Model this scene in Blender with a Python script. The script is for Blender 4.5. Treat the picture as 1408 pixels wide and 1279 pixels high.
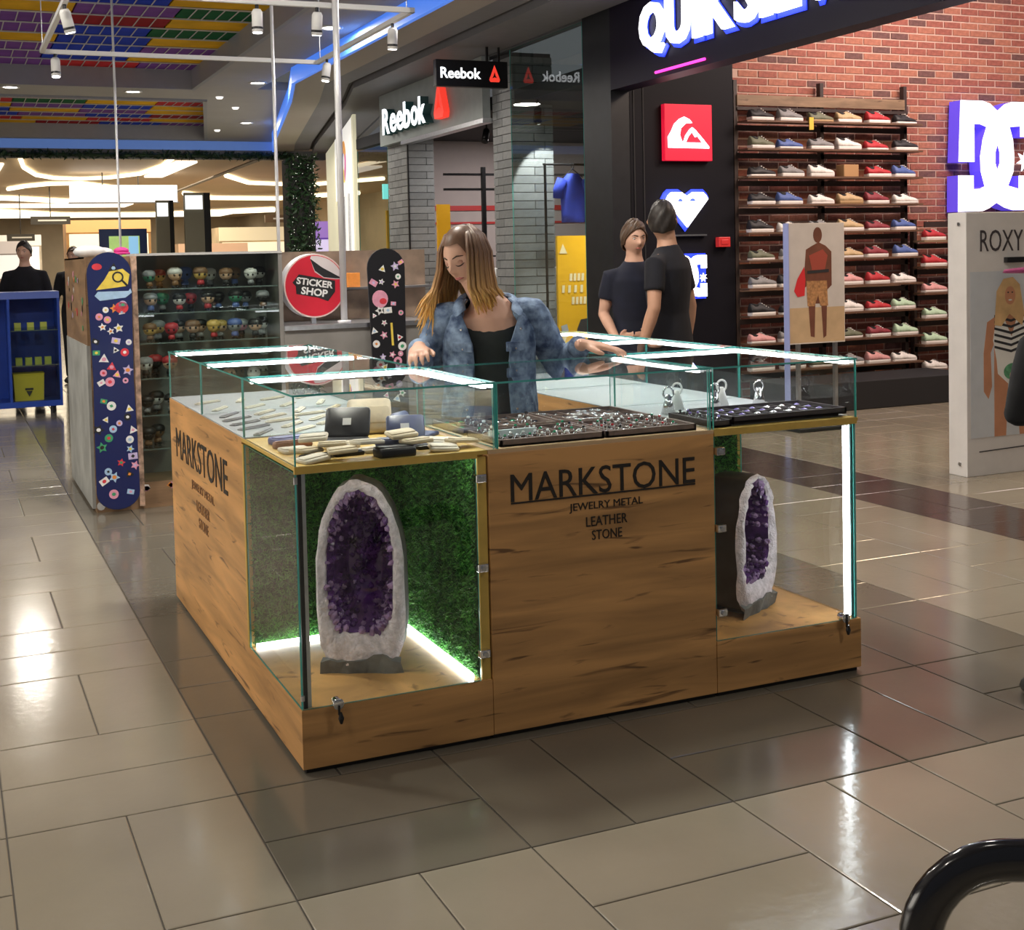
import bpy, bmesh, math, random
from mathutils import Matrix, Vector
random.seed(7)
PI = math.pi
for o in list(bpy.data.objects): bpy.data.objects.remove(o)
scene = bpy.context.scene
COL = scene.collection

# ------------------------------------------------------------------ camera
CAM = Vector((-0.916, -3.513, 1.5))
YAW = 0.3999
FPX, PCX, PCY = 1720.94, 649.0, 435.5
PITCH, ROLL = math.radians(2.696), math.radians(-1.378)
def cam_axes():
    f = Vector((0, math.cos(PITCH), -math.sin(PITCH))); r0 = Vector((1, 0, 0)); u0 = r0.cross(f)
    r = r0 * math.cos(ROLL) + u0 * math.sin(ROLL); u = u0 * math.cos(ROLL) - r0 * math.sin(ROLL)
    rot = Matrix.Rotation(-YAW, 3, 'Z')
    return rot @ r, rot @ u, rot @ f
CR, CU, CF = cam_axes()
cd = bpy.data.cameras.new('camera'); cam = bpy.data.objects.new('camera', cd); COL.objects.link(cam)
m = Matrix((CR, CU, -CF)).transposed().to_4x4(); m.translation = CAM
cam.matrix_world = m
cd.sensor_fit = 'HORIZONTAL'; cd.sensor_width = 36; cd.lens = FPX / 1408 * 36
cd.shift_x = (704 - PCX) / 1408; cd.shift_y = -(639.5 - PCY) / 1408
cd.clip_start = 0.05; cd.clip_end = 200
scene.camera = cam
def depth_of(x, y, z=0): return (Vector((x, y, z)) - CAM).dot(CF)
def project(x, y, z=0):
    d = Vector((x, y, z)) - CAM; k = d.dot(CF)
    if k < 0.1: return None
    return PCX + FPX * d.dot(CR) / k, PCY - FPX * d.dot(CU) / k

# ------------------------------------------------------------------ world, big lights, exposure
w = bpy.data.worlds.new('world'); scene.world = w; w.use_nodes = True
w.node_tree.nodes['Background'].inputs[0].default_value = (0.93, 0.95, 1.0, 1)
w.node_tree.nodes['Background'].inputs[1].default_value = 0.10
scene.view_settings.view_transform = 'Standard'; scene.view_settings.look = 'None'
scene.view_settings.exposure = 0.0; scene.view_settings.gamma = 1; scene.view_settings.use_curve_mapping = False
scene.cycles.transparent_max_bounces = 40
def area(name, loc, power, size, color=(1, 1, 1), size_y=None, target=None, spread=None):
    l = bpy.data.lights.new(name, 'AREA'); l.energy = power; l.color = color; l.size = size
    l.shape = 'RECTANGLE' if size_y else 'DISK'
    if size_y: l.size_y = size_y
    if spread: l.spread = spread
    o = bpy.data.objects.new(name, l); COL.objects.link(o); o.location = loc
    if target: o.rotation_euler = (Vector(target) - Vector(loc)).to_track_quat('-Z', 'Y').to_euler()
    return o
# shop interior ceiling lights (inside the shoe shop and the sports shop)
area('shoe_shop_ceiling_light', (7.6, 4.6, 4.5), 110, 1.6, (1.0, .80, .72), 1.0, (7.6, 6.7, 1.6))
area('shoe_shop_ceiling_light', (9.6, 4.2, 4.5), 65, 1.6, (1.0, .80, .76), 1.0, (9.6, 6.7, 1.4))
area('shoe_shop_floor_light', (7.2, 2.6, 4.5), 120, 1.0, (1.0, .74, .48), 1.0, (6.9, 3.2, 0))
area('sports_shop_ceiling_light', (5.6, 7.35, 3.05), 17, .4, (1, .97, .92), .4, (5.1, 7.9, .8), 1.1)
area('sports_shop_ceiling_light', (6.3, 11.2, 3.05), 55, 1.2, (1, .95, .92), .9, (6.3, 11.4, 0))
area('left_fill_light', (-7.6, 2.2, 1.7), 150, 6, (1, .93, .82), 2.2, (0, 2.0, .8))  # unseen fill light, added to brighten the left faces of the counters
area('hall_ceiling_light', (4, 34, 3.8), 650, 8, (1, .86, .62), 10, (4, 34, 0))
area('hall_ceiling_light', (6, 46, 3.8), 650, 8, (1, .86, .62), 10, (6, 46, 0))

# ------------------------------------------------------------------ materials
MATS = {}
def mat(name, col=(.5, .5, .5), rough=.5, metal=0, emit=None, es=1, spec=.5, var=0, vscale=8, bump=0, bscale=60, coat=0, stretch=(1, 1, 1), sheen=0, coords='Object'):
    if name in MATS: return MATS[name]
    M = bpy.data.materials.new(name); M.use_nodes = True; nt = M.node_tree; b = nt.nodes['Principled BSDF']
    b.inputs['Base Color'].default_value = (*col, 1); b.inputs['Roughness'].default_value = rough
    b.inputs['Metallic'].default_value = metal; b.inputs['Specular IOR Level'].default_value = spec
    b.inputs['Coat Weight'].default_value = coat
    if sheen: b.inputs['Sheen Weight'].default_value = sheen
    if emit: b.inputs['Emission Color'].default_value = (*emit, 1); b.inputs['Emission Strength'].default_value = es
    tc = nt.nodes.new('ShaderNodeTexCoord'); mp = nt.nodes.new('ShaderNodeMapping'); mp.inputs['Scale'].default_value = stretch
    nt.links.new(tc.outputs[coords], mp.inputs[0])
    n = nt.nodes.new('ShaderNodeTexNoise'); n.inputs['Scale'].default_value = vscale; n.inputs['Detail'].default_value = 4
    nt.links.new(mp.outputs[0], n.inputs['Vector'])
    r = nt.nodes.new('ShaderNodeValToRGB'); v = max(var, .02)
    r.color_ramp.elements[0].position = .3; r.color_ramp.elements[1].position = .7
    r.color_ramp.elements[0].color = (*[max(0, c * (1 - v)) for c in col], 1); r.color_ramp.elements[1].color = (*[min(1, c * (1 + v)) for c in col], 1)
    nt.links.new(n.outputs[0], r.inputs[0]); nt.links.new(r.outputs[0], b.inputs['Base Color'])
    if bump:
        n2 = nt.nodes.new('ShaderNodeTexNoise'); n2.inputs['Scale'].default_value = bscale; n2.inputs['Detail'].default_value = 3
        nt.links.new(mp.outputs[0], n2.inputs['Vector'])
        bp = nt.nodes.new('ShaderNodeBump'); bp.inputs['Strength'].default_value = bump; bp.inputs['Distance'].default_value = .01
        nt.links.new(n2.outputs[0], bp.inputs['Height']); nt.links.new(bp.outputs[0], b.inputs['Normal'])
    MATS[name] = M; return M
def emis(name, col, s): return mat(name, tuple(min(.8, c) for c in col), .5, emit=col, es=s)
def glass_mat(name, tint=(.975, .992, .986), ior=1.5, rough=0.0, gain=1.0):
    if name in MATS: return MATS[name]
    M = bpy.data.materials.new(name); M.use_nodes = True; nt = M.node_tree; nt.nodes.clear()
    out = nt.nodes.new('ShaderNodeOutputMaterial'); mix = nt.nodes.new('ShaderNodeMixShader')
    tr = nt.nodes.new('ShaderNodeBsdfTransparent'); tr.inputs[0].default_value = (*tint, 1)
    gl = nt.nodes.new('ShaderNodeBsdfGlossy'); gl.inputs['Roughness'].default_value = rough; gl.inputs[0].default_value = (gain, gain, gain, 1)
    fr = nt.nodes.new('ShaderNodeFresnel'); fr.inputs[0].default_value = ior
    ge = nt.nodes.new('ShaderNodeNewGeometry'); mu = nt.nodes.new('ShaderNodeMath'); mu.operation = 'SUBTRACT'; mu.use_clamp = True
    nt.links.new(fr.outputs[0], mu.inputs[0]); nt.links.new(ge.outputs['Backfacing'], mu.inputs[1])   # a pane mirrors on its outer side only
    nt.links.new(mu.outputs[0], mix.inputs[0]); nt.links.new(tr.outputs[0], mix.inputs[1]); nt.links.new(gl.outputs[0], mix.inputs[2])
    nt.links.new(mix.outputs[0], out.inputs[0]); MATS[name] = M; return M
def wood_mat(name, base, dark, zs=9, xs=.9, rough=.42, coords='Object'):
    M = bpy.data.materials.new(name); M.use_nodes = True; nt = M.node_tree; b = nt.nodes['Principled BSDF']; L = nt.links.new
    tc = nt.nodes.new('ShaderNodeNewGeometry'); mp = nt.nodes.new('ShaderNodeMapping'); mp.inputs['Scale'].default_value = (xs, xs, zs)
    L(tc.outputs['Position'], mp.inputs[0])
    n1 = nt.nodes.new('ShaderNodeTexNoise'); n1.inputs['Scale'].default_value = 1.6; n1.inputs['Detail'].default_value = 6; n1.inputs['Distortion'].default_value = .6
    L(mp.outputs[0], n1.inputs['Vector'])
    r1 = nt.nodes.new('ShaderNodeValToRGB'); e = r1.color_ramp.elements
    e[0].position = .28; e[0].color = (*[c * .62 for c in base], 1); e[1].position = .66; e[1].color = (*[min(1, c * 1.25) for c in base], 1)
    L(n1.outputs[0], r1.inputs[0])
    mp2 = nt.nodes.new('ShaderNodeMapping'); mp2.inputs['Scale'].default_value = (xs * 2.6, xs * 2.6, zs * 2.4); L(tc.outputs['Position'], mp2.inputs[0])
    n2 = nt.nodes.new('ShaderNodeTexNoise'); n2.inputs['Scale'].default_value = 1.7; n2.inputs['Detail'].default_value = 3; n2.inputs['Distortion'].default_value = .8; L(mp2.outputs[0], n2.inputs['Vector'])
    r2 = nt.nodes.new('ShaderNodeValToRGB'); e = r2.color_ramp.elements
    e[0].position = .62; e[0].color = (0, 0, 0, 1); e[1].position = .72; e[1].color = (.85, .85, .85, 1); L(n2.outputs[0], r2.inputs[0])
    mx = nt.nodes.new('ShaderNodeMix'); mx.data_type = 'RGBA'; L(r2.outputs[0], mx.inputs[0]); L(r1.outputs[0], mx.inputs[6]); mx.inputs[7].default_value = (*dark, 1)
    L(mx.outputs[2], b.inputs['Base Color']); b.inputs['Roughness'].default_value = rough
    MATS[name] = M; return M
WOOD = wood_mat('oak_laminate', (.56, .295, .108), (.10, .045, .02))
LEDGE = wood_mat('oak_laminate_ledge', (.64, .36, .13), (.25, .12, .05), 3, 3)
EDGEWOOD = mat('yellow_board_edge', (.60, .40, .09), .5, var=.1, vscale=20)
GLASS = glass_mat('cabinet_glass'); GEDGE = mat('cabinet_glass_edge', (.07, .34, .30), .15, emit=(.1, .5, .45), es=.04)
SHOPGLASS = glass_mat('shop_glass', (.9, .95, .94), 1.6)
LED = emis('white_led', (.93, .97, 1.0), 13); LEDS = emis('white_led_soft', (.93, .97, 1.0), 5)
ALU = mat('brushed_aluminium', (.62, .63, .66), .28, 1, var=.08, vscale=30); CHROME = mat('chrome', (.75, .75, .78), .12, 1)
BLACK = mat('black_metal', (.012, .012, .014), .35); MATTEBLACK = mat('matt_black', (.012, .012, .015), .7)
INK = mat('black_vinyl_lettering', (.018, .014, .012), .5); FAINTINK = mat('faded_vinyl_lettering', (.20, .10, .045), .5)
WHITE = mat('white_paint', (.78, .78, .78), .5); OFFW = mat('offwhite_card', (.72, .68, .66), .6, var=.04)
SKIN = mat('skin', (.62, .36, .26), .5, var=.06, vscale=12); SKIND = mat('skin_tanned', (.48, .26, .17), .5, var=.06, vscale=12)

# ------------------------------------------------------------------ mesh helpers
WM = {}
def wm(o): return WM.get(o.name, Matrix()) if o else Matrix()
class MB:
    def __init__(s): s.v = []; s.f = []; s.m = []
    def face(s, idx, mi=0): s.f.append(tuple(idx)); s.m.append(mi)
    def poly(s, pts, mi=0):
        b = len(s.v); s.v += [tuple(p) for p in pts]; s.face(range(b, b + len(pts)), mi); return s
    def box(s, x0, x1, y0, y1, z0, z1, mi=0, mx=None, mz=None):
        b = len(s.v)
        s.v += [(x, y, z) for z in (z0, z1) for y in (y0, y1) for x in (x0, x1)]
        F = [(0, 2, 3, 1), (4, 5, 7, 6), (0, 1, 5, 4), (2, 6, 7, 3), (0, 4, 6, 2), (1, 3, 7, 5)]
        for i, q in enumerate(F): s.face([b + k for k in q], mi)
        return s
    def obox(s, c, ax, ay, az, hx, hy, hz, mi=0):
        c, ax, ay, az = map(Vector, (c, ax, ay, az)); b = len(s.v)
        for k in (-1, 1):
            for j in (-1, 1):
                for i in (-1, 1): s.v.append(tuple(c + ax * hx * i + ay * hy * j + az * hz * k))
        for q in [(0, 2, 3, 1), (4, 5, 7, 6), (0, 1, 5, 4), (2, 6, 7, 3), (0, 4, 6, 2), (1, 3, 7, 5)]: s.face([b + k for k in q], mi)
        return s
    def pane(s, axis, a, t, u0, u1, w0, w1):   # glass pane: big faces material 0, rim material 1
        if axis == 'x': s.box(a, a + t, u0, u1, w0, w1); big = (4, 5)
        elif axis == 'y': s.box(u0, u1, a, a + t, w0, w1); big = (2, 3)
        else: s.box(u0, u1, w0, w1, a, a + t); big = (0, 1)
        n = len(s.m)
        for i in range(6): s.m[n - 6 + i] = 0 if i in big else 1
        return s
    def loft(s, rings, cap=True, mi=0, closed=True):
        b = len(s.v); n = len(rings[0])
        for r in rings: s.v += [tuple(p) for p in r]
        for i in range(len(rings) - 1):
            for j in range(n if closed else n - 1):
                k = (j + 1) % n; s.face((b + i * n + j, b + i * n + k, b + (i + 1) * n + k, b + (i + 1) * n + j), mi)
        if cap and closed:
            s.face([b + j for j in range(n)][::-1], mi); e = b + (len(rings) - 1) * n; s.face([e + j for j in range(n)], mi)
        return s
    def limb(s, pts, rad, n=10, side=None, mi=0, cap=True):
        pts = [Vector(p) for p in pts]; rings = []; prev = None
        for i, p in enumerate(pts):
            t = (pts[min(i + 1, len(pts) - 1)] - pts[max(i - 1, 0)]).normalized()
            ref = Vector(side) if side is not None else (prev if prev is not None else (Vector((1, 0, 0)) if abs(t.x) < .9 else Vector((0, 1, 0))))
            a = (ref - t * ref.dot(t)).normalized(); prev = a; c = t.cross(a)
            r = rad[i] if isinstance(rad, (list, tuple)) else rad
            rx, ry = r if isinstance(r, (list, tuple)) else (r, r)
            rings.append([p + a * rx * math.cos(2 * PI * k / n) + c * ry * math.sin(2 * PI * k / n) for k in range(n)])
        return s.loft(rings, cap, mi)
    def cyl(s, p0, p1, r, n=12, mi=0, r2=None): return s.limb([p0, p1], [r, r if r2 is None else r2], n, mi=mi)
    def ball(s, c, rx, ry=None, rz=None, n=12, m_=8, mi=0, M=None):
        ry = rx if ry is None else ry; rz = rx if rz is None else rz; b = len(s.v); M = M or Matrix(); c = Vector(c)
        for i in range(m_ + 1):
            t = PI * i / m_
            for k in range(n):
                p = 2 * PI * k / n; s.v.append(tuple(c + (M @ Vector((rx * math.sin(t) * math.cos(p), ry * math.sin(t) * math.sin(p), -rz * math.cos(t))))))
        for i in range(m_):
            for k in range(n): s.face((b + i * n + k, b + i * n + (k + 1) % n, b + (i + 1) * n + (k + 1) % n, b + (i + 1) * n + k), mi)
        return s
    def prism(s, pts, o, u, v, nrm, t, mi=0):   # convex or simple polygon extruded
        o, u, v, nrm = map(Vector, (o, u, v, nrm)); b = len(s.v); n = len(pts)
        for k in (0, 1): s.v += [tuple(o + u * a + v * c + nrm * t * k) for a, c in pts]
        s.face([b + i for i in range(n)][::-1], mi); s.face([b + n + i for i in range(n)], mi)
        for i in range(n): j = (i + 1) % n; s.face((b + i, b + j, b + n + j, b + n + i), mi)
        return s
    def mesh(s, me, M=None, mi=0):
        b = len(s.v); M = M or Matrix(); s.v += [tuple(M @ x.co) for x in me.vertices]
        for p in me.polygons: s.face([b + i for i in p.vertices], mi)
        return s
    def data(s, name, mats, smooth=False, M=None):
        me = bpy.data.meshes.new(name); vs = s.v if M is None else [tuple(M @ Vector(p)) for p in s.v]
        me.from_pydata(vs, [], s.f); mats = mats if isinstance(mats, (list, tuple)) else [mats]
        for x in mats: me.materials.append(x)
        if len(mats) > 1: me.polygons.foreach_set('material_index', s.m)
        if smooth: me.polygons.foreach_set('use_smooth', [True] * len(s.f))
        me.validate(); me.update(); return me
    def build(s, name, mats, parent=None, smooth=False, world=True, bevel=0, seg=2):
        me = s.data(name, mats, smooth, wm(parent).inverted() if (world and parent) else None)
        return place(name, me, parent, bevel, seg)
def place(name, me, parent=None, bevel=0, seg=2):
    o = bpy.data.objects.new(name, me); COL.objects.link(o); o.parent = parent; WM[o.name] = wm(parent).copy()
    if bevel:
        b = o.modifiers.new('bevel', 'BEVEL'); b.width = bevel; b.segments = seg; b.limit_method = 'ANGLE'; b.angle_limit = .6
    return o
def tag(o, label, cat, group=None, kind=None):
    if label: o['label'] = label
    if cat: o['category'] = cat
    if group: o['group'] = group
    if kind: o['kind'] = kind
    return o
def thing(name, label, cat, loc=(0, 0, 0), rz=0, group=None):
    o = bpy.data.objects.new(name, None); COL.objects.link(o); o.location = loc; o.rotation_euler = (0, 0, rz); o.empty_display_size = .1
    WM[o.name] = Matrix.Translation(loc) @ Matrix.Rotation(rz, 4, 'Z')
    return tag(o, label, cat, group)
def struct(o): o['kind'] = 'structure'; return o
def copy_tree(o, parent=None, loc=None, rz=None):
    c = o.copy(); COL.objects.link(c); c.parent = parent
    if loc is not None: c.location = loc
    if rz is not None: c.rotation_euler = (0, 0, rz)
    for ch in [x for x in o.children]: copy_tree(ch, c)
    return c
def recolor(o, mats):
    for i, x in enumerate(mats):
        o.material_slots[i].link = 'OBJECT'; o.material_slots[i].material = x
def bake(ob):
    bpy.context.view_layer.update(); dg = bpy.context.evaluated_depsgraph_get()
    return bpy.data.meshes.new_from_object(ob.evaluated_get(dg))
TXT = {}
def text_mesh(s, size=1, ext=.005, bold=0, align='CENTER', xs=1, shear=0):
    c = bpy.data.curves.new('t', 'FONT'); c.body = s; c.size = size; c.extrude = ext; c.offset = bold; c.align_x = align; c.shear = shear; c.resolution_u = 3
    o = bpy.data.objects.new('t', c); COL.objects.link(o); me = bake(o); bpy.data.objects.remove(o); bpy.data.curves.remove(c)
    if xs != 1: me.transform(Matrix.Diagonal((xs, 1, 1, 1)))
    return me
def fit_text(s, width, cap, ext=.002, bold=0):   # centred on x, baseline 0, exact width and capital height
    if (s, bold) not in TXT: TXT[(s, bold)] = text_mesh(s, 1, 1, bold)
    me = TXT[(s, bold)].copy(); xs = [v.co.x for v in me.vertices]; ys = [v.co.y for v in me.vertices]
    w_ = max(xs) - min(xs); h_ = max(ys) - min(ys)
    me.transform(Matrix.Diagonal((width / w_, cap / h_, ext, 1)) @ Matrix.Translation((-(max(xs) + min(xs)) / 2, -min(ys), 0))); return me
from mathutils.geometry import tessellate_polygon
def shape2d(loops, ext=.005):   # filled 2D outline with holes
    flat_ = [p for lp_ in loops for p in lp_]; tris = tessellate_polygon([[Vector((p[0], p[1], 0)) for p in lp_] for lp_ in loops]); n = len(flat_)
    v = [(p[0], p[1], -ext) for p in flat_] + [(p[0], p[1], ext) for p in flat_]; f = []
    for t in tris:
        a, b, c = [Vector(flat_[k]) for k in t]; up = (b - a).cross(c - a) > 0; t = t if up else t[::-1]
        f.append((t[2], t[1], t[0])); f.append(tuple(k + n for k in t))
    o = 0
    for q, lp_ in enumerate(loops):
        m_ = len(lp_); area2 = sum(lp_[k][0] * lp_[(k + 1) % m_][1] - lp_[(k + 1) % m_][0] * lp_[k][1] for k in range(m_)); ccw = (area2 > 0) == (q == 0)
        for k in range(m_): a, b = o + k, o + (k + 1) % m_; f.append((a, b, b + n, a + n) if ccw else (b, a, a + n, b + n))
        o += m_
    me = bpy.data.meshes.new('s'); me.from_pydata(v, [], f); me.update(); return me
def frame(o, u, v):   # matrix with x=u, y=v, z=u x v at o
    u = Vector(u).normalized(); v = Vector(v).normalized(); n = u.cross(v)
    M = Matrix((u, v, n)).transposed().to_4x4(); M.translation = Vector(o); return M
def FY(x, y, z): return frame((x, y, z), (1, 0, 0), (0, 0, 1))      # plane facing -Y
def FX(x, y, z): return frame((x, y, z), (0, -1, 0), (0, 0, 1))     # plane facing -X
def ell(cx, cy, rx, ry, n=20, a0=0): return [(cx + rx * math.cos(a0 + 2 * PI * i / n), cy + ry * math.sin(a0 + 2 * PI * i / n)) for i in range(n)]
def mesh_obj(name, me, mats, parent, M=None, smooth=False):
    b = MB().mesh(me, M); return b.build(name, mats, parent, smooth)
# ================================================================== SETTING
# ---- floor: basket-weave porcelain tiles, module 0.306 x 0.324
def tile_mat(name, col, rough=.13):
    M = bpy.data.materials.new(name); M.use_nodes = True; nt = M.node_tree; b = nt.nodes['Principled BSDF']; L = nt.links.new
    g = nt.nodes.new('ShaderNodeNewGeometry')
    n = nt.nodes.new('ShaderNodeTexNoise'); n.inputs['Scale'].default_value = 1.1; n.inputs['Detail'].default_value = 5; L(g.outputs['Position'], n.inputs['Vector'])
    r = nt.nodes.new('ShaderNodeValToRGB'); e = r.color_ramp.elements; e[0].position = .3; e[1].position = .7
    e[0].color = (*[c * .86 for c in col], 1); e[1].color = (*[c * 1.1 for c in col], 1); L(n.outputs[0], r.inputs[0]); L(r.outputs[0], b.inputs['Base Color'])
    n3 = nt.nodes.new('ShaderNodeTexNoise'); n3.inputs['Scale'].default_value = 3; n3.inputs['Detail'].default_value = 3; L(g.outputs['Position'], n3.inputs['Vector'])
    mr = nt.nodes.new('ShaderNodeMapRange'); mr.inputs[3].default_value = rough * .75; mr.inputs[4].default_value = rough * 1.5; L(n3.outputs[0], mr.inputs[0]); L(mr.outputs[0], b.inputs['Roughness'])
    n2 = nt.nodes.new('ShaderNodeTexNoise'); n2.inputs['Scale'].default_value = 26; n2.inputs['Detail'].default_value = 2; L(g.outputs['Position'], n2.inputs['Vector'])
    bp = nt.nodes.new('ShaderNodeBump'); bp.inputs['Strength'].default_value = .06; bp.inputs['Distance'].default_value = .01
    L(n2.outputs[0], bp.inputs['Height']); L(bp.outputs[0], b.inputs['Normal']); b.inputs['Specular IOR Level'].default_value = .6
    MATS[name] = M; return M
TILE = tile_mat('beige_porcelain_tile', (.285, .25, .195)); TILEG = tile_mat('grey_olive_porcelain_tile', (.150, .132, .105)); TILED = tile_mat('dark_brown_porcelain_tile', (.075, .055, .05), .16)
GROUT = mat('grey_grout', (.07, .06, .05), .8)
floor = struct(MB().box(-9, 14, -6, 62, -.12, -.004).build('floor', GROUT))
def tile_mesh(w, h):
    g = .0022; c = .003; b = MB(); x, y = w / 2 - g, h / 2 - g
    lo = [(-x, -y, -.004), (x, -y, -.004), (x, y, -.004), (-x, y, -.004)]; md = [(p[0], p[1], -.0015) for p in lo]
    hi = [((x - c) * sx, (y - c) * sy, 0) for sx, sy in ((-1, -1), (1, -1), (1, 1), (-1, 1))]
    b.v = lo + md + hi
    for i in range(4):
        j = (i + 1) % 4; b.face((i, j, 4 + j, 4 + i)); b.face((4 + i, 4 + j, 8 + j, 8 + i))
    b.face((8, 9, 10, 11)); return b
BX, BY = .612, .648; X0, Y0 = -.205, -.69
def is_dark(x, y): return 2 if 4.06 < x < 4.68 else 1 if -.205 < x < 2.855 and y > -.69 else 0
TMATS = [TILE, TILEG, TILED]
tiles = []
for i in range(-10, 17):
    for j in range(-7, 21):
        x, y = X0 + i * BX, Y0 + j * BY
        if (i + j) % 2:   # two upright tiles
            tiles += [(x + BX * k, y + BY / 2, BX / 2, BY) for k in (.25, .75)]
        else: tiles += [(x + BX / 2, y + BY * k, BX, BY / 2) for k in (.25, .75)]
def tile_rank(t):
    x, y = t[:2]; p = project(x, y)
    if not p or not (-60 < p[0] < 1470 and p[1] < 1340): return -1
    if 0 < x < 2.04 and 0 < y < 2.15: return -1
    if -.1 < x < 2.1 and 4.4 < y < 5.7: return -1
    d = depth_of(x, y); s = 1 / d ** 3
    q = project(x, y, .0)
    if q and 240 < q[0] < 1184 and q[1] < 823 and y > .5 and x < 3.2: s *= .02   # behind the counters
    return s
tiles.sort(key=lambda t: -tile_rank(t))
near = [t for t in tiles[:299] if tile_rank(t) > 0]; rest = tiles[len(near):]
TM = {}
for t in near:
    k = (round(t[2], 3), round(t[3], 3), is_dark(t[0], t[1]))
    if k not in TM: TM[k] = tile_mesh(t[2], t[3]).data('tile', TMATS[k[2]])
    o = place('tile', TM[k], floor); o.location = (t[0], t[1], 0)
FB = [MB(), MB(), MB()]
for t in rest:
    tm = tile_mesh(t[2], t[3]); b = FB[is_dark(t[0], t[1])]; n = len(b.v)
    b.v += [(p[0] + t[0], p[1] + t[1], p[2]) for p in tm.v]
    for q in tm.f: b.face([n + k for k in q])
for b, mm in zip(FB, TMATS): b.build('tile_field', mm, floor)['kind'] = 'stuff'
far = MB().box(-9, 14, 12.95, 62, -.02, 0).box(10.25, 14, -6, 12.95, -.02, 0).box(-9, -6.35, -6, 12.95, -.02, 0)
far.build('far_paving', TILE, floor)

# ---- shoe shop side wall: real bricks
BR = [mat('brick_red', (.27, .085, .062), .75, var=.22, vscale=30, bump=.4), mat('brick_orange', (.34, .13, .085), .75, var=.2, vscale=30, bump=.4), mat('brick_dark', (.13, .06, .055), .8, var=.25, vscale=30, bump=.4)]
MORTAR = mat('pale_mortar', (.52, .36, .30), .9, var=.1)
wall_right = struct(MB().box(6.13, 13.5, 6.71, 7.15, 0, 5).build('wall_right', MORTAR))
def brick_data(l, h, d, mm): return MB().box(-l / 2, l / 2, 0, d, -h / 2, h / 2).data('brick', mm)
bl, bh = .235, .074; bricks = []
for r in range(67):
    z = .04 + r * bh
    for c in range(32):
        x = 6.13 + (c + (.5 if r % 2 else 0)) * bl + .12
        if x > 13.3: continue
        p = project(x, 6.7, z); vis = p and -20 < p[0] < 1430 and -20 < p[1] < 1300
        # largest in the picture: upper wall above the racks first
        score = (1 if vis else 0) * (10 if z > 2.85 or x > 8.3 else 1) * (1 + .01 * (z)) * (2 if z > 3 and z < 3.9 else 1) * (1 if z > 1.7 else .3)
        bricks.append((score, x, z, random.random(), random.uniform(-.004, .004)))
bricks.sort(key=lambda b: -b[0])
BD = [brick_data(bl - .017, bh - .016, .014, x) for x in BR]
st = [MB(), MB(), MB()]
for i, (s, x, z, q, dy) in enumerate(bricks):
    k = 0 if q < .5 else 1 if q < .8 else 2
    if i < 299: o = place('brick', BD[k], wall_right); o.location = (x, 6.703 + dy * .5, z)
    else: st[k].box(x - bl / 2 + .0085, x + bl / 2 - .0085, 6.703 + dy * .5, 6.712, z - bh / 2 + .008, z + bh / 2 - .008)
for k in range(3): st[k].build('brick_field', BR[k], wall_right)['kind'] = 'stuff'
NAVY = mat('black_panel', (.004, .004, .008), .6, spec=.2); STEEL = mat('dark_steel', (.028, .03, .036), .4, .5, var=.1)
struct(MB().box(4.98, 6.12, 6.60, 7.15, 0, 5).build('wall_black_panel', NAVY))
struct(MB().box(4.8, 4.98, 6.68, 7.15, 0, 4.4).box(4.79, 4.985, 6.6, 6.68, 0, 4.4).build('trim_1', STEEL))
pt = MB()
for x in (5.02, 5.12): pt.box(x, x + .012, 6.594, 6.602, 0, 3.3)
struct(pt.build('trim_2', MATTEBLACK))
struct(MB().box(13.5, 13.7, -4, 7.15, 0, 5).build('wall_shop_rear', mat('shop_dark_wall', (.10, .06, .05), .8)))
struct(MB().box(4.8, 13.7, -4, 7.15, 4.95, 5.1).build('ceiling_shoe_shop', mat('dark_ceiling', (.03, .03, .035), .8)))

# ---- sports shop shell behind the grey brick pillars
RW = mat('shop_grey_wall', (.36, .34, .34), .7, var=.05); DC = mat('dark_shop_ceiling', (.025, .025, .03), .8); RED = mat('red_band', (.45, .03, .03), .5)
struct(MB().box(8.6, 8.75, 7.15, 14.5, 0, 4).build('wall_sports_rear', RW))
sw = struct(MB().box(4.98, 8.6, 12.95, 13.08, 0, 3.3).build('wall_sports_side', mat('shop_pink_grey_wall', (.40, .34, .33), .7)))
struct(MB().box(4.85, 8.75, 7.15, 14.4, 3.15, 3.3).build('ceiling_sports_shop', DC))
struct(MB().box(5.4, 8.6, 14.3, 14.42, 0, 3.2).build('wall_sports_far', mat('cream_wall', (.62, .56, .46), .7)))
# ---- upper storefront bulkhead, soffits and blue lit cove
SOF = mat('grey_soffit', (.20, .20, .215), .6, var=.04); TAN = mat('tan_soffit', (.42, .38, .33), .6); CEIL = mat('grey_ceiling', (.43, .42, .41), .75, var=.03, vscale=2)
BLUE = emis('blue_cove_light', (.07, .22, .85), .75); GROOVE = mat('dark_groove', (.03, .03, .03), .7)
def strip(b, pts, off0, off1, z0, z1):   # band offset to the right of a plan polyline
    def off(k, d):
        p = Vector(pts[k]); a = Vector(pts[max(k - 1, 0)]); c = Vector(pts[min(k + 1, len(pts) - 1)]); t = (c - a).normalized(); return p + Vector((t.y, -t.x)) * d
    rings = []
    for k in range(len(pts)):
        a, c = off(k, off0), off(k, off1); rings.append([(a.x, a.y, z0), (c.x, c.y, z0), (c.x, c.y, z1), (a.x, a.y, z1)])
    b.loft(rings); return b
PL = [(3.32, -5), (3.32, 12.2), (3.75, 14.0), (5.05, 20.2), (5.5, 22.0)]
PB = [(3.32, 6.66)] + PL[1:]
bulk = struct(strip(MB(), PB, 1.5, 1.62, 3.74, 4.6).build('wall_bulkhead', SOF))
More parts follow.
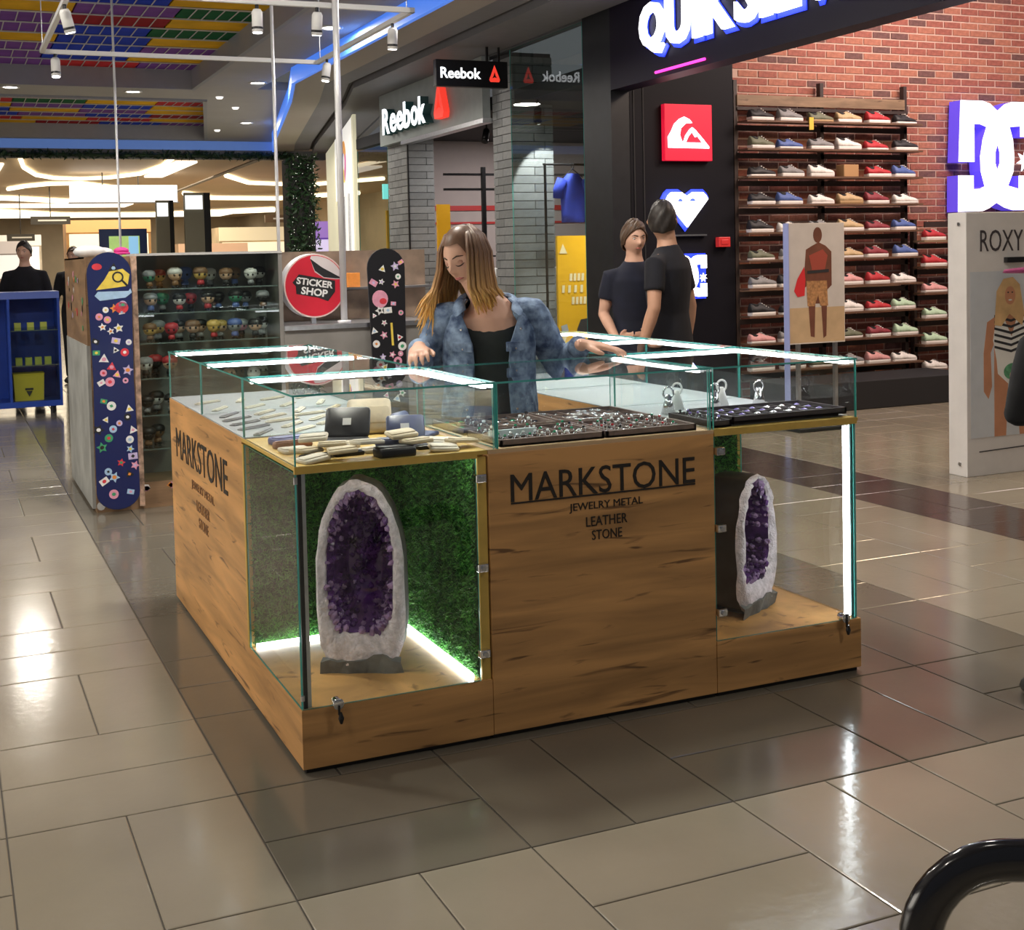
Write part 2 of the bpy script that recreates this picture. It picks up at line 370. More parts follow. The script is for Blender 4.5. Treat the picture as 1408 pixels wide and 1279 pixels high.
struct(strip(strip(MB(), PL, .02, .74, 3.80, 3.9), PL, .8, 1.455, 3.74, 3.9).build('ceiling_soffit', SOF))
struct(strip(MB(), PL, .02, .42, 3.785, 3.80).build('trim_3', TAN))
struct(strip(MB(), PL, .73, .81, 3.83, 3.9).build('trim_4', GROOVE))
struct(strip(MB(), PL, -.02, .03, 3.775, 3.979).build('trim_5', BLUE))
# ---- main ceiling around two recessed colour coffers
ZC = 3.98
cl = MB()
def cslab(b, pts, z0=ZC, z1=ZC + .12): b.prism(pts, (0, 0, 0), (1, 0, 0), (0, 1, 0), (0, 0, 1), 1); n = len(pts); k = len(b.v) - 2 * n; b.v[k:] = [(p[0], p[1], z0) for p in pts] + [(p[0], p[1], z1) for p in pts]
CA = (-6, 2.45, 5.2, 14.3); CB = [(-6, 15.55), (2.85, 15.55), (4.0, 21.4), (-6, 21.4)]
cslab(cl, [(2.45, -5), (3.36, -5), (3.36, 14.3), (2.45, 14.3)]); cslab(cl, [(-6, 14.3), (3.9, 14.3), (4.2, 15.55), (-6, 15.55)])
cslab(cl, [(2.85, 15.55), (4.2, 15.55), (5.6, 21.4), (4.0, 21.4)]); cslab(cl, [(-6, 21.4), (5.6, 21.4), (5.6, 22.1), (-6, 22.1)])
cslab(cl, [(-6, -5), (2.45, -5), (2.45, 5.2), (-6, 5.2)]); cslab(cl, [(-9, -5), (-6, -5), (-6, 22.1), (-9, 22.1)])
struct(cl.build('ceiling', CEIL))
struct(MB().box(-9, 5.6, 21.95, 22.1, 3.80, 3.98).build('trim_6', emis('blue_cove_dim', (.10, .19, .48), .5))); struct(MB().box(-9, 6.6, 21.95, 22.15, 3.62, 3.8).build('trim_7', SOF))
CP = [mat('panel_' + n, c, .7, var=.12, vscale=3, spec=.08) for n, c in (('blue', (.02, .06, .62)), ('yellow', (.85, .48, .02)), ('green', (.01, .13, .05)), ('violet', (.22, .08, .40)), ('red', (.36, .015, .03)), ('crimson', (.62, .04, .05)))]
LITW = emis('lit_white_panel', (1, .98, .95), 2.2)
def coffer(label, x0, x1, y0, y1, z, nx, dy, slope, lit=()):
    t = thing('ceiling_coffer', label, 'ceiling panel', ((x0 + x1) / 2, (y0 + y1) / 2, z), 0, 'colour panel coffers')
    rim = MB()
    for a, b_ in (((x0, y0), (x1, y0)), ((x1, y0), (x1 + slope, y1)), ((x1 + slope, y1), (x0, y1))):
        d = Vector((b_[0] - a[0], b_[1] - a[1], 0)); c = Vector((a[0] + b_[0], a[1] + b_[1], 0)) / 2; c.z = (ZC + z) / 2 + .03; d.normalize()
        rim.obox(c, d, d.cross(Vector((0, 0, 1))), (0, 0, 1), (Vector(b_) - Vector(a)).length / 2 + .03, .03, (z - ZC) / 2 + .06)
    rim.build('coffer_rim', mat('coffer_rim_grey', (.33, .34, .37), .6), t)
    MB().box(x0, x1 + slope, y0, y1, z + .03, z + .06).build('backing', MATTEBLACK, t)
    w_ = (x1 - x0) / nx; k = 0; y = y1; last = -1; gr = MB()
    while y - dy > y0:
        sh = random.uniform(0, w_) * .3 + slope * (y - y0) / (y1 - y0)
        for i in range(nx):
            a = x0 + i * w_ + sh; b_ = min(a + w_, x1 + slope * (y - y0) / (y1 - y0))
            if b_ - a < .1: continue
            q = random.choice([j for j in (0, 0, 1, 1, 2, 3, 3, 4, 5) if j != last]); last = q
            if not project((a + b_) / 2, y, z) : continue
            p = project((a + b_) / 2, y, z)
            if p[0] < -140 or p[1] < -70: continue
            mm = LITW if (k, i) in lit else CP[q]
            MB().box(a + .01, b_ - .01, y - dy + .012, y - .012, z, z + .03).build('colour_panel', mm, t)
            if q != 1:
                for g in range(1, 6): xx = a + (b_ - a) * g / 6; gr.box(xx - .006, xx + .006, y - dy, y, z - .012, z - .006)
        gr.box(x0, x1 + slope * (y - y0) / (y1 - y0), y - .016, y + .016, z - .015, z - .004)
        y -= dy; k += 1
    gr.build('wire_grid', mat('grid_white', (.55, .55, .57), .5), t)
    return t
coffer('recessed ceiling panel of colour blocks above the track light frame', -4, 2.45, 5.2, 14.3, 4.22, 6, .62, 0)
coffer('recessed ceiling panel of colour blocks nearer the hanging garland', -4, 2.85, 15.55, 21.4, 4.22, 6, .62, 1.15)
def downlight(x, y, power=70, col=(1, .93, .82), lab=None):
    lab = lab or ('round recessed downlight in the ceiling strip between the colour coffers' if 14.3 < y < 15.5 else 'round recessed downlight beside the bend of the blue cove' if y > 12 else 'round recessed downlight in the plain grey ceiling')
    t = thing('downlight', lab, 'light', (x, y, ZC), 0, 'recessed ceiling downlights')
    b = MB(); n = 20
    b.loft([[(x + r * math.cos(2 * PI * k / n), y + r * math.sin(2 * PI * k / n), z) for k in range(n)] for r, z in ((.125, ZC + .002), (.13, ZC - .012), (.10, ZC - .014), (.095, ZC - .004))], False).build('trim_ring', WHITE, t, True)
    MB().limb([(x, y, ZC - .004), (x, y, ZC + .001)], .096, 20).build('lens', emis('downlight_lens', (1, .95, .85), 14), t)
    l = area('downlight_lamp', (0, 0, -.03), power, .42, col); l.parent = t
    return t
for x, y in ((3.0, 9.4), (1.7, 14.85), (0.05, 14.75), (3.2, 13.6), (4.15, 18.5)): downlight(x, y, 60)
for x, y, p in ((2.9, 5.2, 60), (2.9, 1.0, 45), (2.9, -3.0, 34), (.9, 2.0, 110), (.9, -2.2, 4), (-1.9, 2.2, 85), (-2.4, -2.0, 22), (-1.9, 4.9, 60)): downlight(x, y, p)
for x, y in ((3.0, 15.2), (3.5, 16.4), (3.9, 19.8)):
    tag(MB().limb([(x, y, ZC - .03), (x, y, ZC)], [.04, .06], 14).build('ceiling_sensor', emis('small_sensor', (1, .95, .9), 1.2)), 'small pale round fitting on ceiling beside the downlights', 'fitting', 'small ceiling fittings')

# ---- unseen wall left of the view; its glowing windows are added as side fill
struct(MB().box(-9, -8.8, -5, 22, 0, 4).build('wall_left', mat('opposite_wall', (.40, .36, .32), .7)))
for k, y in enumerate((-1.5, 2.2, 6.0, 10.0)):
    t = thing('added_window', 'added glowing window panel with dark frame across the walkway', 'shop window', (-8.75, y, .3), 0, 'added glowing windows across the walkway')
    MB().box(-8.8, -8.77, y - 1.5, y + 1.5, .3, 2.8).build('glow_pane', emis('added_window_glow', (1, .92, .8), .9), t)
    for a in (-1.5, -.5, .5, 1.5): MB().box(-8.8, -8.74, y + a - .03, y + a + .03, .25, 2.85).build('mullion', BLACK, t)
# ================================================================== JEWELRY COUNTERS
ZP, ZW, ZG = .190, .907, 1.116; GT = .006
LEDT = emis('white_led_top', (.93, .97, 1.0), 14)
KICK = mat('black_kick_strip', (.012, .01, .008), .6); TURFB = mat('turf_backing', (.015, .05, .015), .9)
TURF = [mat('turf_green', (.09, .34, .05), .6, var=.5, vscale=25), mat('turf_dark', (.025, .13, .025), .7, var=.5, vscale=25)]
def turf(parent, u0, u1, w0, w1, fn, n):
    for mi in (0, 1):
        b = MB()
        for k in range(n // 2):
            u, w_ = random.uniform(u0, u1), random.uniform(w0, w1); a = random.uniform(0, 2 * PI); L_ = random.uniform(.014, .03)
            du, dw, dn = math.cos(a) * L_ * .75, math.sin(a) * L_ * .75 + L_ * .15, L_ * random.uniform(.35, .75)
            pu, pw = -math.sin(a) * .0022, math.cos(a) * .0022
            b.poly([fn(u - pu, w_ - pw, .0), fn(u + pu, w_ + pw, 0), fn(u + du * .6 + pu * .7, w_ + dw * .6 + pw * .7, dn * .8), fn(u + du, w_ + dw, dn)])
        b.build('turf', TURF[mi], parent)['kind'] = 'stuff'
def clip(parent, c, ax=(1, 0, 0)):
    b = MB().obox(c, (1, 0, 0), (0, 1, 0), (0, 0, 1), .017, .012, .013); o = b.build('hinge_clip', CHROME, parent, bevel=.003); o['label'] = 'chrome glass hinge clip'
    MB().cyl((c[0], c[1] - .012, c[2]), (c[0], c[1] - .017, c[2]), .008, 12).build('clip_screw', ALU, o)
def lock(parent, x, z):
    o = MB().cyl((x, .01, z + .012), (x, -.022, z + .012), .014, 16).cyl((x, -.022, z + .012), (x, -.026, z + .012), .017, 16).build('lock', CHROME, parent, True, bevel=.002)
    MB().box(x - .003, x + .003, -.03, -.024, z - .018, z + .01).limb([(x + .004, -.028, z - .012), (x + .006, -.027, z - .03), (x + .006, -.027, z - .046)], [.004, .009, .004], 8, (1, 0, 0)).build('key', BLACK, o)
def panes(parent, lst):
    for a in lst: MB().pane(*a).build('glass_pane', [GLASS, GEDGE], parent)
def ledbar(parent, x0, x1, y0, y1, z0, z1, m_=LED):
    MB().box(x0, x1, y0, y1, z0, z1).build('led_strip', m_, parent)['label'] = 'glowing white light strip'

# ---- left counter with the corner showcase
kl = thing('display_counter', 'oak display counter with the corner showcase of a tall purple geode', 'counter', (.3, 1.07, 0))
MB().box(.012, .60, .012, 2.13, 0, .02).build('kick_strip', KICK, kl)
MB().box(0, .609, 0, .692, .015, ZP).build('plinth', [WOOD], kl)
MB().box(.006, .6, .006, .66, ZP, ZP + .002).build('showcase_floor', LEDGE, kl)
MB().box(0, .609, .692, 2.146, .015, ZW).build('body', WOOD, kl)
MB().box(.02, .575, .6705, .6715, ZP, ZW - .02).build('turf_mat', TURFB, kl); MB().box(.5772, .5778, .02, .67, ZP, ZW - .02).build('turf_mat', TURFB, kl)
MB().box(.05, .56, .024, .034, ZW - .018, ZW - .0125).build('led_strip', LEDT, kl); MB().box(.0, .575, .0, .011, ZW - .022, ZW - .012).build('front_rail', EDGEWOOD, kl)
MB().box(.0, .60, .672, .691, ZP, ZW - .02).build('yellow_edge_board', EDGEWOOD, kl)
MB().box(.578, .607, .008, .672, ZP, ZW - .02).build('yellow_edge_board', EDGEWOOD, kl)
MB().box(0, .609, 0, .692, ZW - .012, ZW).build('case_floor_board', EDGEWOOD, kl)
MB().box(.002, .64, .66, 2.144, ZW, ZW + .004).build('case_liner', mat('grey_case_liner', (.34, .35, .37), .5), kl)
turf(kl, .02, .575, ZP, ZW - .02, lambda u, v, d: (u, .670 - d, v), 16000)
turf(kl, .03, .67, ZP, ZW - .02, lambda u, v, d: (.577 - d, u, v), 16000)
panes(kl, [('y', .0025, GT, .004, .572, ZP + .002, ZW - .023), ('x', .002, GT, .010, .670, ZP + .002, ZW - .021)])
MB().box(.010, .022, .010, .020, ZP, ZW - .02).build('corner_gasket', BLACK, kl); MB().box(.023, .034, .012, .030, ZP, ZW - .02).build('corner_profile', ALU, kl)
panes(kl, [('y', .002, GT, .002, .632, ZW, ZG - GT), ('x', .002, GT, .009, .667, ZW, ZG - GT), ('x', .002, GT, .676, 1.407, ZW, ZG - GT), ('x', .002, GT, 1.416, 2.138, ZW, ZG - GT),
           ('y', .668, GT, .002, .632, ZW + .005, ZG - GT), ('y', 1.408, GT, .002, .632, ZW + .005, ZG - GT), ('y', 2.139, GT, .002, .64, ZW, ZG - GT), ('x', .634, GT, .002, 2.138, ZW + .005, ZG - GT),
           ('z', ZG - GT, GT, 0, .642, 0, .669), ('z', ZG - GT, GT, 0, .642, .672, 1.409), ('z', ZG - GT, GT, 0, .642, 1.412, 2.146)])
for y in (.645, 1.385, 2.11): ledbar(kl, .03, .625, y, y + .018, ZG - .022, ZG - .008)
ledbar(kl, .612, .628, .04, .64, ZG - .022, ZG - .008)
LEDF = emis('white_led_floor', (.93, .97, 1.0), 16)
ledbar(kl, .02, .55, .640, .654, ZP + .002, ZP + .016, LEDF); ledbar(kl, .545, .559, .03, .640, ZP + .002, ZP + .016, LEDF)
for z in (.823, .545, .277): clip(kl, (.582, -.002, z))
lock(kl, .105, ZP)
MB().limb([(.002, -.0, ZW - .03), (.002, -.0, ZW - .05)], .006, 10).limb([(.004, 0, ZP + .03), (.004, 0, ZP + .045)], .006, 10).build('glass_fixing', ALU, kl)
# lettering on the side panel
def letters(parent, s, M, width, cap, mm, line=False):
    b = MB().mesh(fit_text(s, width, cap, .0012), M)
    if line: b.mesh(shape2d([[(-width / 2, -.006), (width / 2, -.006), (width / 2, -.001), (-width / 2, -.001)]], .0012), M)
    b.build('lettering', mm, parent)
letters(kl, 'MARKSTONE', FX(-.0012, 1.47, .665), 1.06, .128, INK)
for s, z, w_ in (('JEWELRY METAL', .575, .46), ('LEATHER', .505, .26), ('STONE', .44, .19)): letters(kl, s, FX(-.0012, 1.43, z), w_, .042, FAINTINK)

# ---- front counter
kf = thing('display_counter', 'oak display counter with black brand lettering and trays of rings', 'counter', (1.02, .33, 0))
MB().box(.612, 1.432, .012, .64, 0, .02).build('kick_strip', KICK, kf)
MB().box(.611, 1.433, 0, .648, .015, ZW - .012).build('body', WOOD, kf, bevel=.002)
MB().box(.611, 1.433, 0, .648, ZW - .012, ZW).build('counter_top', mat('pale_oak_edge', (.62, .42, .24), .45, var=.1), kf)
panes(kf, [('y', .002, GT, .648, 1.415, ZW, ZG - GT), ('x', .643, GT, .009, .64, ZW, ZG - GT), ('x', 1.418, GT, .002, .64, ZW, ZG - GT), ('y', .641, GT, .648, 1.42, ZW, ZG - GT), ('z', ZG - GT, GT, .643, 1.43, -.002, .65)])
ledbar(kf, 1.404, 1.416, .05, .63, ZG - .02, ZG - .008, LEDS)
letters(kf, 'MARKSTONE', FY(1.021, -.0012, .737), .672, .088, INK, True)
for s, z, w_ in (('JEWELRY METAL', .681, .268), ('LEATHER', .633, .15), ('STONE', .588, .11)): letters(kf, s, FY(1.022, -.0012, z), w_, .031, INK)

# ---- right counter with the second showcase
kr = thing('display_counter', 'oak display counter with the open-sided showcase of a dark shelled geode', 'counter', (1.74, 1.07, 0))
MB().box(1.44, 2.03, .012, 2.13, 0, .02).build('kick_strip', KICK, kr)
MB().box(1.435, 2.04, 0, .70, .015, ZP).build('plinth', WOOD, kr, bevel=.002)
MB().box(1.437, 2.03, .006, .69, ZP, ZP + .002).build('showcase_floor', LEDGE, kr)
MB().box(1.435, 2.04, .722, 2.146, .015, ZW).build('body', WOOD, kr, bevel=.002)
MB().box(1.436, 2.034, .700, .721, ZP, ZW - .02).build('yellow_edge_board', EDGEWOOD, kr)
MB().box(1.435, 2.034, 0, .722, ZW - .012, ZW).build('case_floor_board', EDGEWOOD, kr)
MB().box(1.436, 2.03, .05, 2.144, ZW, ZW + .003).build('case_liner', MATS['grey_case_liner'], kr)
MB().box(1.437, 2.012, .6985, .6995, ZP, ZW - .02).build('turf_mat', TURFB, kr); MB().box(1.5, 1.98, .024, .034, ZW - .018, ZW - .0125).build('led_strip', LEDT, kr); MB().box(1.437, 2.03, .0, .011, ZW - .022, ZW - .012).build('front_rail', EDGEWOOD, kr)
turf(kr, 1.44, 2.01, ZP, ZW - .02, lambda u, v, d: (u, .698 - d, v), 14000)
panes(kr, [('y', .002, GT, 1.437, 2.015, ZP + .002, ZW - .023), ('x', 2.024, GT, .010, .695, ZP + .002, ZW - .021)])
MB().box(2.012, 2.022, .008, .018, ZP, ZW - .02).build('corner_gasket', BLACK, kr); MB().box(2.004, 2.014, .010, .024, ZP, ZW - .02).build('corner_profile', ALU, kr)
ledbar(kr, 1.985, 2.0, .012, .024, ZP + .01, ZW - .03)
panes(kr, [('y', .002, GT, 1.436, 2.03, ZW, ZG - GT), ('x', 2.026, GT, .009, .70, ZW, ZG - GT), ('x', 2.026, GT, .708, 1.42, ZW, ZG - GT), ('x', 2.026, GT, 1.428, 2.138, ZW, ZG - GT), ('x', 1.435, GT, .009, 2.138, ZW, ZG - GT),
           ('y', .701, GT, 1.436, 2.03, ZW + .005, ZG - GT), ('y', 1.421, GT, 1.436, 2.03, ZW + .005, ZG - GT), ('y', 2.139, GT, 1.436, 2.03, ZW, ZG - GT),
           ('z', ZG - GT, GT, 1.435, 2.034, 0, .703), ('z', ZG - GT, GT, 1.435, 2.034, .706, 1.423), ('z', ZG - GT, GT, 1.435, 2.034, 1.426, 2.146)])
ledbar(kr, 2.003, 2.022, .03, 2.12, ZG - .022, ZG - .008)
for y in (.68, 1.40, 2.11): ledbar(kr, 1.445, 2.0, y, y + .016, ZG - .022, ZG - .008)
for z in (.835, .575, .29): clip(kr, (1.452, -.004, z))
lock(kr, 1.955, ZP + .004)

# ---- geodes
AME = mat('amethyst_crystal', (.10, .035, .17), .12, var=.75, vscale=16, coat=.6); AMEP = mat('pale_amethyst', (.34, .22, .42), .2, var=.35, vscale=25)
RIM = mat('geode_white_rim', (.80, .74, .80), .55, var=.22, vscale=45, bump=.8, bscale=120); ROCK = mat('geode_grey_rock', (.15, .155, .15), .8, var=.4, vscale=14, bump=.7, bscale=40); ROCKD = mat('geode_black_shell', (.02, .02, .024), .28, var=.5, vscale=14)
def geode(label, loc, rz, W, H, D, shellmat, seed):
    rnd = random.Random(seed); t = thing('amethyst_geode', label, 'geode', loc, rz); N = 44
    def outline(s=1, lift=0, jit=0.0):
        pts = []
        for k in range(N):
            a = -PI / 2 + 2 * PI * k / N; ca, sa = math.cos(a), math.sin(a); e = .55 if sa < 0 else .85
            x = math.copysign(abs(ca) ** e, ca) * W / 2 * (1 - .10 * max(0, sa)); z = H / 2 + math.copysign(abs(sa) ** e, sa) * H / 2
            j = 1 + rnd.uniform(-jit, jit); cz = H * .5 + lift
            pts.append((x * s * j, cz + (z - H * .5) * s * j))
        return pts
    o0, o1 = outline(.86, 0, .02), outline(1, 0, .015); i1 = outline(.74, .045, .035); i2 = outline(.66, .045, .04); i3 = outline(.42, .04, .04)
    zc = lambda p: max(0.0, p[1])
    ring = lambda pts, y, dy=.004: [(p[0], y + rnd.uniform(-dy, dy), max(0.0, p[1])) for p in pts]
    R0, R1, R2 = ring(o0, D / 2), ring(o1, D * .1), ring(o1, -D * .42)
    bk = [(p[0] * .5, D / 2 + .01, H * .5 + (p[2] - H * .5) * .6) for p in R0]; b = MB().loft([bk, R0, R1, R2], False); b.poly(bk[::-1]); b.poly([(p[0], p[1], 0.0) for p in R2 if p[2] < .004] + [(p[0], p[1], 0.0) for p in R0[::-1] if p[2] < .004]) if False else None; b.build('shell', shellmat, t, True, False)
    om = outline(.93, .01, .02); im = outline(.82, .03, .035)
    MB().loft([R2, ring(om, -D * .5, .006), ring(im, -D * .5, .008), ring(i1, -D * .42, .008)], False).build('rim', RIM, t, True, False)
    RI1, RI2, RI3 = ring(i1, -D * .42), ring(i2, -D * .05), ring(i3, D * .33)
    cav = MB().loft([RI1, RI2, RI3], False); cav.poly(RI3[::-1]); cav.build('cavity', AME, t, False, False)
    lab = MB().box(-W * .40, W * .40, -D * .5, -D * .4, 0, .03); base = MB()
    base.loft([[(x, -D * .47 - rnd.uniform(0, .012), 0) for x in [W * (-.47 + .94 * k / 9) for k in range(10)]], [(W * (-.46 + .90 * k / 9), -D * .53, .035 + rnd.uniform(0, .012) + (.02 if k in (6, 7) else 0)) for k in range(10)], [(W * (-.44 + .88 * k / 9), -D * .44, .05) for k in range(10)]], False, closed=False)
    base.build('stone_base', ROCK, t, False, False)
    for mi, mm, cnt in ((0, AME, 520), (1, AMEP, 210)):
        c = MB()
        for k in range(cnt):
            j = rnd.randrange(N); u = rnd.random() if mi == 0 else rnd.random() ** 2 * .55; q = RI1[j], RI2[j], RI3[j], (0, D * .36, H * .55)
            seg = min(2, int(u * 3)); f = u * 3 - seg; p = Vector(q[seg]).lerp(Vector(q[seg + 1]), f)
            n = (Vector((0, -D * .7, H * .52)) - p); n.z *= .5; n.normalize(); n = (n + Vector([rnd.uniform(-.45, .45) for _ in range(3)])).normalized()
            r = rnd.uniform(.005, .012); L_ = r * rnd.uniform(1.2, 2.2); a = n.orthogonal().normalized(); d = n.cross(a); m_ = len(c.v)
            for h, rr in ((-.4, 1), (.5, .95)):
                for s in range(6): c.v.append(tuple(p + n * L_ * h + (a * math.cos(s * PI / 3) + d * math.sin(s * PI / 3)) * r * rr))
            c.v.append(tuple(p + n * L_ * 1.1))
            for s in range(6): c.face((m_ + s, m_ + (s + 1) % 6, m_ + 6 + (s + 1) % 6, m_ + 6 + s)); c.face((m_ + 6 + s, m_ + 6 + (s + 1) % 6, m_ + 12))
        c.build('crystals', mm, t, False, False)['kind'] = 'stuff'
    return t
geode('tall arched amethyst geode with white rim before green turf', (.300, .315, ZP + .002), -.46, .285, .615, .18, ROCK, 3)
geode('turned amethyst geode with black outer shell and jagged rim', (1.715, .33, ZP + .002), .50, .30, .50, .24, ROCKD, 5)

# ---- leather goods in the left case
LC = dict(cream=mat('cream_leather', (.62, .52, .36), .6, var=.12, vscale=30), pale=mat('pale_suede', (.66, .60, .50), .75, var=.1, vscale=30), navy=mat('navy_leather', (.06, .075, .16), .4, var=.2, vscale=30), black=mat('black_leather', (.018, .017, .02), .4, var=.3, vscale=30), blue=mat('blue_leather', (.12, .13, .34), .45, var=.15, vscale=30), brown=mat('brown_leather', (.28, .12, .07), .5, var=.2, vscale=30), grey=mat('grey_leather', (.26, .26, .28), .5, var=.15, vscale=30))
def rslab(b, M, w_, d, h, mi=0):   # soft edged slab centred, z from 0
    r = min(w_, d) * .12; pts = []
    for cx, cy, a0 in ((w_ / 2 - r, d / 2 - r, 0), (-w_ / 2 + r, d / 2 - r, 1), (-w_ / 2 + r, -d / 2 + r, 2), (w_ / 2 - r, -d / 2 + r, 3)):
        for k in range(3): a = (a0 + k / 2) * PI / 2; pts.append((cx + r * math.cos(a), cy + r * math.sin(a)))
    rg = []
    for s, z in ((.97, 0), (1, h * .3), (1, h * .7), (.95, h)): rg.append([M @ Vector((p[0] * s, p[1] * s, z)) for p in pts])
    b.loft(rg, True, mi); return b
ZL = ZW + .0045
def wallet(name, label, cat, x, y, z, rz, c, w_=.11, d=.085, h=.02, tilt=0, stack=False, group=None, roll=0):
    t = thing(name, label, cat, (x, y, z), rz, group)
    T_ = Matrix.Rotation(tilt, 4, 'X') @ Matrix.Rotation(roll, 4, 'Y')
    lift = Matrix.Translation((0, 0, abs(math.sin(tilt)) * d / 2 + abs(math.sin(roll)) * w_ / 2))
    rslab(MB(), lift @ T_, w_, d, h).build('cover', LC[c], t, True, False)
    rslab(MB(), lift @ T_ @ Matrix.Translation((0, 0, h)), w_ * .93, d * .5, .003).build('flap', LC[c], t, True, False)
    if stack: MB().obox((lift @ T_ @ Vector((w_ * .22, -d * .15, h + .004))), (1, 0, 0), T_ @ Vector((0, 1, 0)), T_ @ Vector((0, 0, 1)), .011, .009, .0012).build('price_tag', WHITE, t, False, False)
    return t
def open_wallet(label, x, y, z, rz, c, ang=70, w_=.12, d=.09, group=None):
    t = thing('open_wallet', label, 'wallet', (x, y, z), rz, group)
    rslab(MB(), Matrix(), w_, d, .012).build('cover', LC[c], t, True, False)
    A = Matrix.Translation((0, d / 2, .006)) @ Matrix.Rotation(math.radians(ang), 4, 'X') @ Matrix.Translation((0, d / 2, 0))
    rslab(MB(), A, w_, d, .012).build('back_cover', LC[c], t, True, False)
    q = A @ Matrix.Translation((0, 0, .0125)); MB().box(-.016, .012, -.014, .012, 0, .0012).data('x', WHITE)
    b = MB().box(-.016, .012, -.014, .012, 0, .0012); b.v = [tuple(q @ Vector(p)) for p in b.v]; b.build('price_tag', WHITE, t, False, False)
    return t
from mathutils.bvhtree import BVHTree
SETTLED = []
def settle(t, z0=ZW):   # let a piece come to rest on the case floor or on the pieces already lying there
    M = wm(t).copy(); M.translation.z = 0; vs, fs = [], []
    for ch in t.children:
        b = len(vs); vs += [M @ v.co for v in ch.data.vertices]; fs += [[b + k for k in p.vertices] for p in ch.data.polygons]
    dz = z0 - min(v.z for v in vs)
    for k in range(90):
        T = BVHTree.FromPolygons([v + Vector((0, 0, dz)) for v in vs], fs)
        if not any(T.overlap(q) for q in SETTLED): break
        dz += .001
    t.location.z = dz; WM[t.name] = Matrix.Translation(t.location) @ Matrix.Rotation(t.rotation_euler.z, 4, 'Z')
    SETTLED.append(T); return t
for x, y in ((.10, .130), (.205, .135), (.47, .135)): settle(wallet('leather_wallet', 'black leather wallet lying under pale pouches in the corner case', 'wallet', x, y, 0, .1, 'black', .095, .04, .012, group='black wallets in the corner case'))
settle(wallet('leather_wallet', 'black leather wallet pushed up to the front glass of the corner case', 'wallet', .325, .05, 0, .05, 'black', .12, .07, .028))
settle(open_wallet('opened navy wallet with white tag standing in corner case', .435, .245, 0, -.30, 'navy', 55, .125, .09))
settle(open_wallet('opened black wallet standing behind the pale pouches', .275, .395, 0, -.42, 'black', 52, .15, .115))
settle(open_wallet('opened navy wallet with white tag leaning by the case partition', .545, .40, 0, .75, 'navy', 52, .11, .085))
settle(wallet('leather_wallet', 'cream leather wallet propped beside the opened black wallet', 'wallet', .42, .575, 0, -.25, 'cream', .15, .13, .02, 1.0))
settle(wallet('leather_wallet', 'blue leather wallet lying by the left glass', 'wallet', .11, .475, 0, .2, 'blue', .12, .09, .022))
settle(wallet('leather_wallet', 'brown leather strap wallet beside the blue wallet', 'wallet', .10, .395, 0, .15, 'brown', .13, .03, .02))
settle(wallet('leather_wallet', 'cream square wallet beside the opened black wallet', 'wallet', .225, .265, 0, .05, 'cream', .10, .085, .02))
for x, y, rz, c in [(.075, .065, .3, 'pale'), (.165, .062, -.2, 'cream'), (.245, .07, .25, 'pale'), (.405, .075, .3, 'cream'), (.49, .066, -.2, 'pale'), (.565, .10, .25, 'cream'), (.085, .175, .5, 'cream'), (.165, .165, -.3, 'cream'), (.30, .165, .2, 'pale'), (.535, .19, -.3, 'pale'), (.075, .28, .15, 'pale'), (.125, .235, -.35, 'pale'), (.375, .125, .1, 'cream')]:
    settle(wallet('leather_pouch', 'flat cream leather pouch lying along the glass case front', 'pouch', x, y, 0, rz, c, .09, .072, .011, random.uniform(-.10, .16), group='pale pouches in the corner case', roll=random.uniform(-.12, .12)))
settle(wallet('leather_wallet', 'closed navy wallet lying before the opened wallets', 'wallet', .355, .165, 0, -.35, 'navy', .10, .08, .018))
for k in range(20):
    x, y = .09 + (k % 4) * .14, .75 + (k // 4) * .14
    wallet('leather_bracelet', ['grey', 'pale', 'pale', 'cream'][k % 4] + ' leather strap bracelet laid in the second glass case', 'bracelet', x, y, ZL, random.uniform(.4, 1.2), ['grey', 'pale', 'pale', 'cream'][k % 4], .15, .026, .006, group=['grey', 'pale', 'pale', 'cream'][k % 4] + ' strap bracelets in the side case')
for k in range(8):
    x, y = .10 + (k % 4) * .14, 1.53 + (k // 4) * .26
    wallet('leather_bracelet', 'pale strap bracelet laid in the rear glass case', 'bracelet', x, y, ZL, random.uniform(.3, 1.3), 'pale', .14, .024, .006, group='strap bracelets in the rear case')

